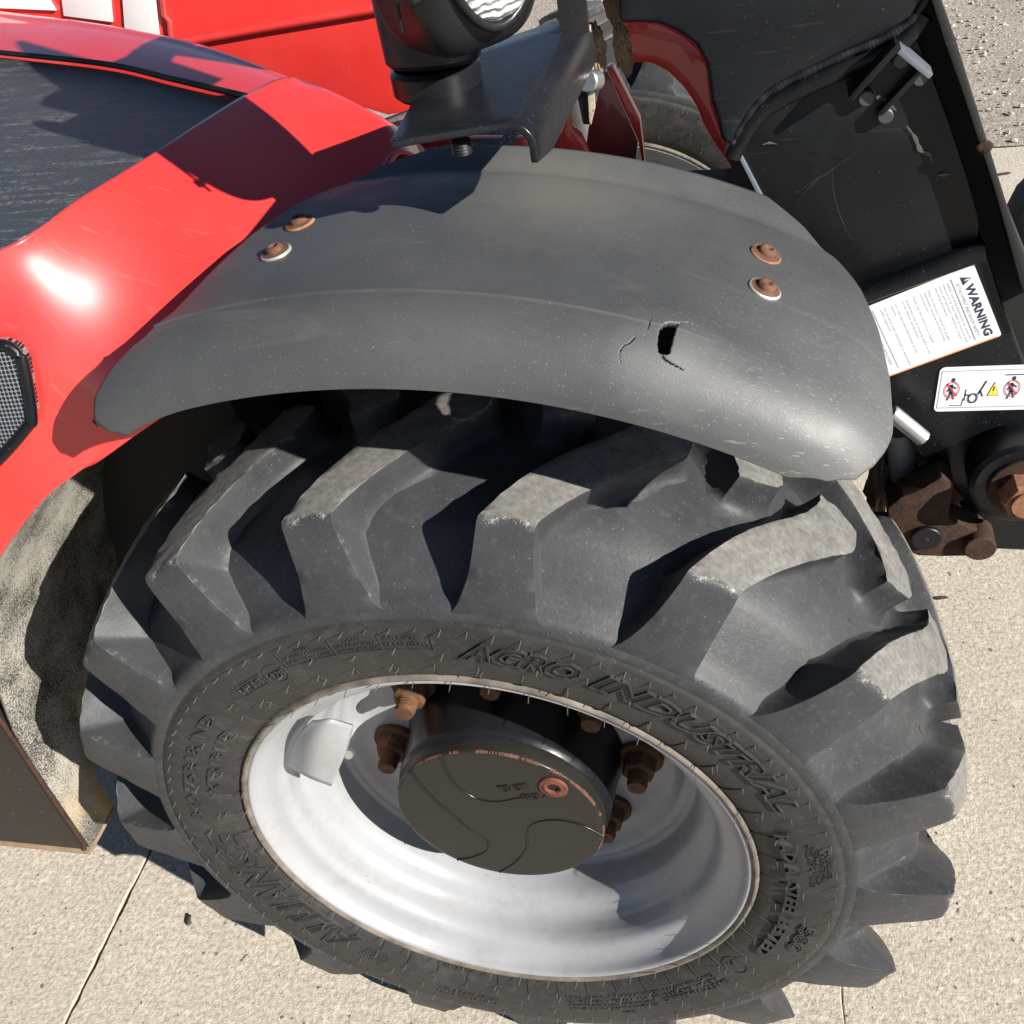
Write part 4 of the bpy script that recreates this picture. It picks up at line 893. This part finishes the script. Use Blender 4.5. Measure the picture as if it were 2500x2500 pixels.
# decals
def decal(name, corners, label, extra):
    """corners TL, TR, BL of the printed side as 3-D points; extra(list) gives (verts2d, faces, material index) in a unit frame"""
    tl, tr, bl = map(np.array, corners); U = tr - tl; W = tl - bl; V = []; Fc = []; mi = []
    rr = .03; asp = np.linalg.norm(U) / np.linalg.norm(W); o_ = []
    for cx, cy, a0 in ((1 - rr, 1 - rr * asp, 0), (rr, 1 - rr * asp, 90), (rr, rr * asp, 180), (1 - rr, rr * asp, 270)):
        for a in (0, 30, 60, 90): o_.append((cx + rr * math.cos(R(a0 + a)), cy + rr * asp * math.sin(R(a0 + a))))
    n = len(o_)
    for dy in (0, .0008): V += [tuple(bl + U * x + W * y + np.array([0, dy, 0])) for x, y in o_]
    Fc.append(tuple(range(n))); mi.append(0)
    for i in range(n): Fc.append((i, i + n, (i + 1) % n + n, (i + 1) % n)); mi.append(0)
    for v, f, m_, lift in extra:
        o = len(V); V += [tuple(bl + U * q[0] + W * q[1] + np.array([0, -.0003 * lift, 0])) for q in v]
        for q in f: Fc.append(tuple(o + i for i in q)); mi.append(m_)
    me = mesh(name, V, Fc)
    for m_ in (WHITE, INK, GREY, REDI, YEL, ORG): me.materials.append(m_)
    for p_, i in zip(me.polygons, mi): p_.material_index = i
    return obj(name, me, None, low, label)
def T(s, x, y, h, wd, bold=.0, m_=1, sp=1.):
    v, f = text2d(s, 1., 0, bold, space=sp, res=2); a = v[:, 0].min(); w_ = v[:, 0].max() - a
    return ([(x + (q[0] - a) / w_ * wd, y + q[1] / .72 * h) for q in v], f, m_, 1)
def box(x0, y0, x1, y1, m_, lift=1): return ([(x0, y0), (x1, y0), (x1, y1), (x0, y1)], [(0, 1, 2, 3)], m_, lift)
# warning sheet: reading direction runs down the picture; TL (near the triangle) , TR (end of WARNING), BL
Wp = lambda x, y: at(2100 + x / 4.83, 620 + y / 4.83, y=.2905)
tl, tr, bl = Wp(1340, 120), Wp(1670, 960), Wp(-260, 760)
ex = [T('WARNING', .215, .895, .058, .72, .035)]
ex += [([(.09, .885), (.20, .885), (.145, .955)], [(0, 1, 2)], 1, 1), ([(.138, .905), (.152, .905), (.152, .938), (.138, .938)], [(0, 1, 2, 3)], 0, 2)]
ex += [T('ATTACHMENT AND BOOM SAFETY', .15, .845, .022, .74, 0, 2), box(.07, .822, .93, .827, 2)]
paras = [('Always operating attachment can cause the', 'machine to tip over. Refer to machine load', 'charts and operator\'s manual for proper', 'operating techniques.'), ('Refer to operator\'s manual for proper', 'attachments mounting and dismounting', 'instructions.'), ('Never use the machine as a manlift.',), ('Attachment must be properly locked to the', 'carrier before raising boom.'), ('Use only approved attachments on this', 'machine.'), ('Do not work under raised boom or attachments', 'unless supported.')]
y = .79
for pr in paras:
    for ln in pr: ex.append(T(ln, .10, y, .0155, .0195 * len(ln), 0, 2)); y -= .0285
    y -= .024
ex += [box(.07, .245, .93, .249, 2), T('FAILURE TO FOLLOW THESE INSTRUCTIONS', .15, .20, .02, .70, 0, 2)]
ex += [box(.985, .03, 1.0, .97, 5)]
decal('warning_decal', (tl, tr, bl), 'white decal headed WARNING with small printed rules', ex)
tl, tr, bl = at(2296, 898, y=.2905), at(2296 + 420, 884, y=.2905), at(2279, 1005, y=.2905)
def ringp(cx, cy, rx, ry, wd, m_, a0=0, a1=360, n=28):
    v = []; f = []
    for k in range(n + 1):
        a = R(a0 + (a1 - a0) * k / n)
        v += [(cx + (rx - wd) * math.cos(a), cy + (ry - wd * 4.0) * math.sin(a)), (cx + rx * math.cos(a), cy + ry * math.sin(a))]
    for k in range(n): f.append((2 * k, 2 * k + 1, 2 * k + 3, 2 * k + 2))
    return (v, f, m_, 2)
def line(x0, y0, x1, y1, wd, m_, lift=1):
    ax, ay = (x1 - x0), (y1 - y0) / 3.9; L = math.hypot(ax, ay); nx, ny = -ay / L * wd, ax / L * wd * 3.9
    return ([(x0 - nx, y0 - ny), (x1 - nx, y1 - ny), (x1 + nx, y1 + ny), (x0 + nx, y0 + ny)], [(0, 1, 2, 3)], m_, lift)
def figure(cx):
    return [([(cx + .012 * math.cos(a), .72 + .048 * math.sin(a)) for a in np.linspace(0, 6.28, 12, endpoint=False)], [tuple(range(12))], 1, 1),
            line(cx - .008, .62, cx - .004, .42, .011, 1), line(cx - .004, .44, cx - .022, .26, .005, 1), line(cx, .44, cx + .018, .28, .005, 1), line(cx - .008, .60, cx - .028, .46, .004, 1), line(cx, .58, cx + .026, .52, .004, 1),
            ringp(cx, .5, .047, .185, .0055, 3), line(cx - .033, .63, cx + .033, .37, .0035, 3, 2)]
ex = figure(.092) + figure(.455)
ex += [ringp(.228, .30, .030, .115, .008, 1), line(.175, .38, .205, .36, .004, 1), line(.178, .50, .178, .24, .003, 1), line(.09, .14, .165, .13, .002, 1), line(.165, .13, .17, .3, .002, 1), line(.255, .38, .268, .46, .006, 1), line(.262, .43, .293, .68, .005, 1), line(.27, .44, .285, .33, .004, 1)]
ex += [([(.31, .34), (.378, .34), (.344, .66)], [(0, 1, 2)], 1, 1), ([(.315, .355), (.373, .355), (.344, .635)], [(0, 1, 2)], 4, 2), line(.344, .45, .346, .56, .003, 1, 3), line(.3435, .395, .3435, .41, .003, 1, 3)]
ex += [line(.40, .80, .62, .80, .003, 1)]
for a, b_, c_, d_ in ((.015, .08, .985, .095), (.015, .91, .985, .925), (.015, .08, .0185, .925)): ex.append(box(a, b_, c_, d_, 2))
decal('pictogram_decal', (tl, tr, bl), 'white pictogram decal with red barred circles and a yellow triangle', ex)
# pivot collar, bolt, pin, link
c = at(2478, 1122, y=.292); cyl('pivot_collar', c, c + np.array([0, -.040, 0]), .044, BLK, root, 48, bevel=.004)
cyl('pivot_washer', c + np.array([0, -.039, 0]), c + np.array([0, -.044, 0]), .030, RUSTD, root, 32)
cyl('pivot_bolt', c + np.array([0, -.043, 0]), c + np.array([0, -.066, 0]), .0215, ORUST, root, 6, bevel=.003, label='rusty orange hexagon pivot bolt')
cyl('bolt_end', c + np.array([0, -.065, 0]), c + np.array([0, -.069, 0]), .0140, ORUST, root, 20)
cyl('latch_pin', at(2175, 1005, y=.265), at(2256, 1072, y=.262), .0075, STEEL, root, 20, label='bright worn steel latch pin')
cyl('latch_ram', at(2195, 1050, y=.32), at(2212, 1185, y=.32), .0135, m_simple('pale_rod', (.34, .31, .27), .5, .2), root, 24)
lk = [(2167, 1241), (2168, 1290), (2180, 1322), (2204, 1342), (2241, 1358), (2300, 1360), (2361, 1359), (2376, 1364), (2404, 1360), (2419, 1340), (2418, 1320), (2408, 1308), (2370, 1290), (2315, 1268), (2330, 1180), (2300, 1165), (2250, 1195), (2200, 1215)]
plate('tilt_link', px(lk, y=.262), (0, .03, 0), RUSTD, root, .003, 'rusty brown tilt link in the shade')
c = at(2261, 1308, y=.262); cyl('link_pin', c, c + np.array([0, -.006, 0]), .014, BLKD, root, 28); cyl('grease_hole', c + np.array([0, -.0055, 0]), c + np.array([0, -.0065, 0]), .0022, DARKM, root, 10)
c = at(2390, 1325, y=.262); cyl('link_boss', c + np.array([0, .02, 0]), c + np.array([0, -.010, 0]), .0145, RUSTD, root, 24)
c = at(2300, 1250, y=.262); cyl('link_tube', at(2190, 1230, y=.31), at(2330, 1165, y=.31), .024, RUSTD, root, 24)
blob('link_mud', at(2145, 1180, y=.33), .022, MUD, 12, .5, (.5, .6, 1.6), 9)
# front implement tyre edge at the picture's right border
plate('bucket_cheek', px([(2473, 548), (2500, 500), (2620, 380), (2700, 700), (2540, 690)], y=.55), (0, .05, 0), BLKD, root, .004)
plate('lower_frame', px([(2419, 1250), (2640, 1250), (2640, 1352), (2425, 1341)], y=.30), (0, .1, 0), BLKD, root, .003)
cyl('coupler_beam', at(2640, 1240, y=.36), at(2640, 560, y=.575), .03, BLKD, root, 24)
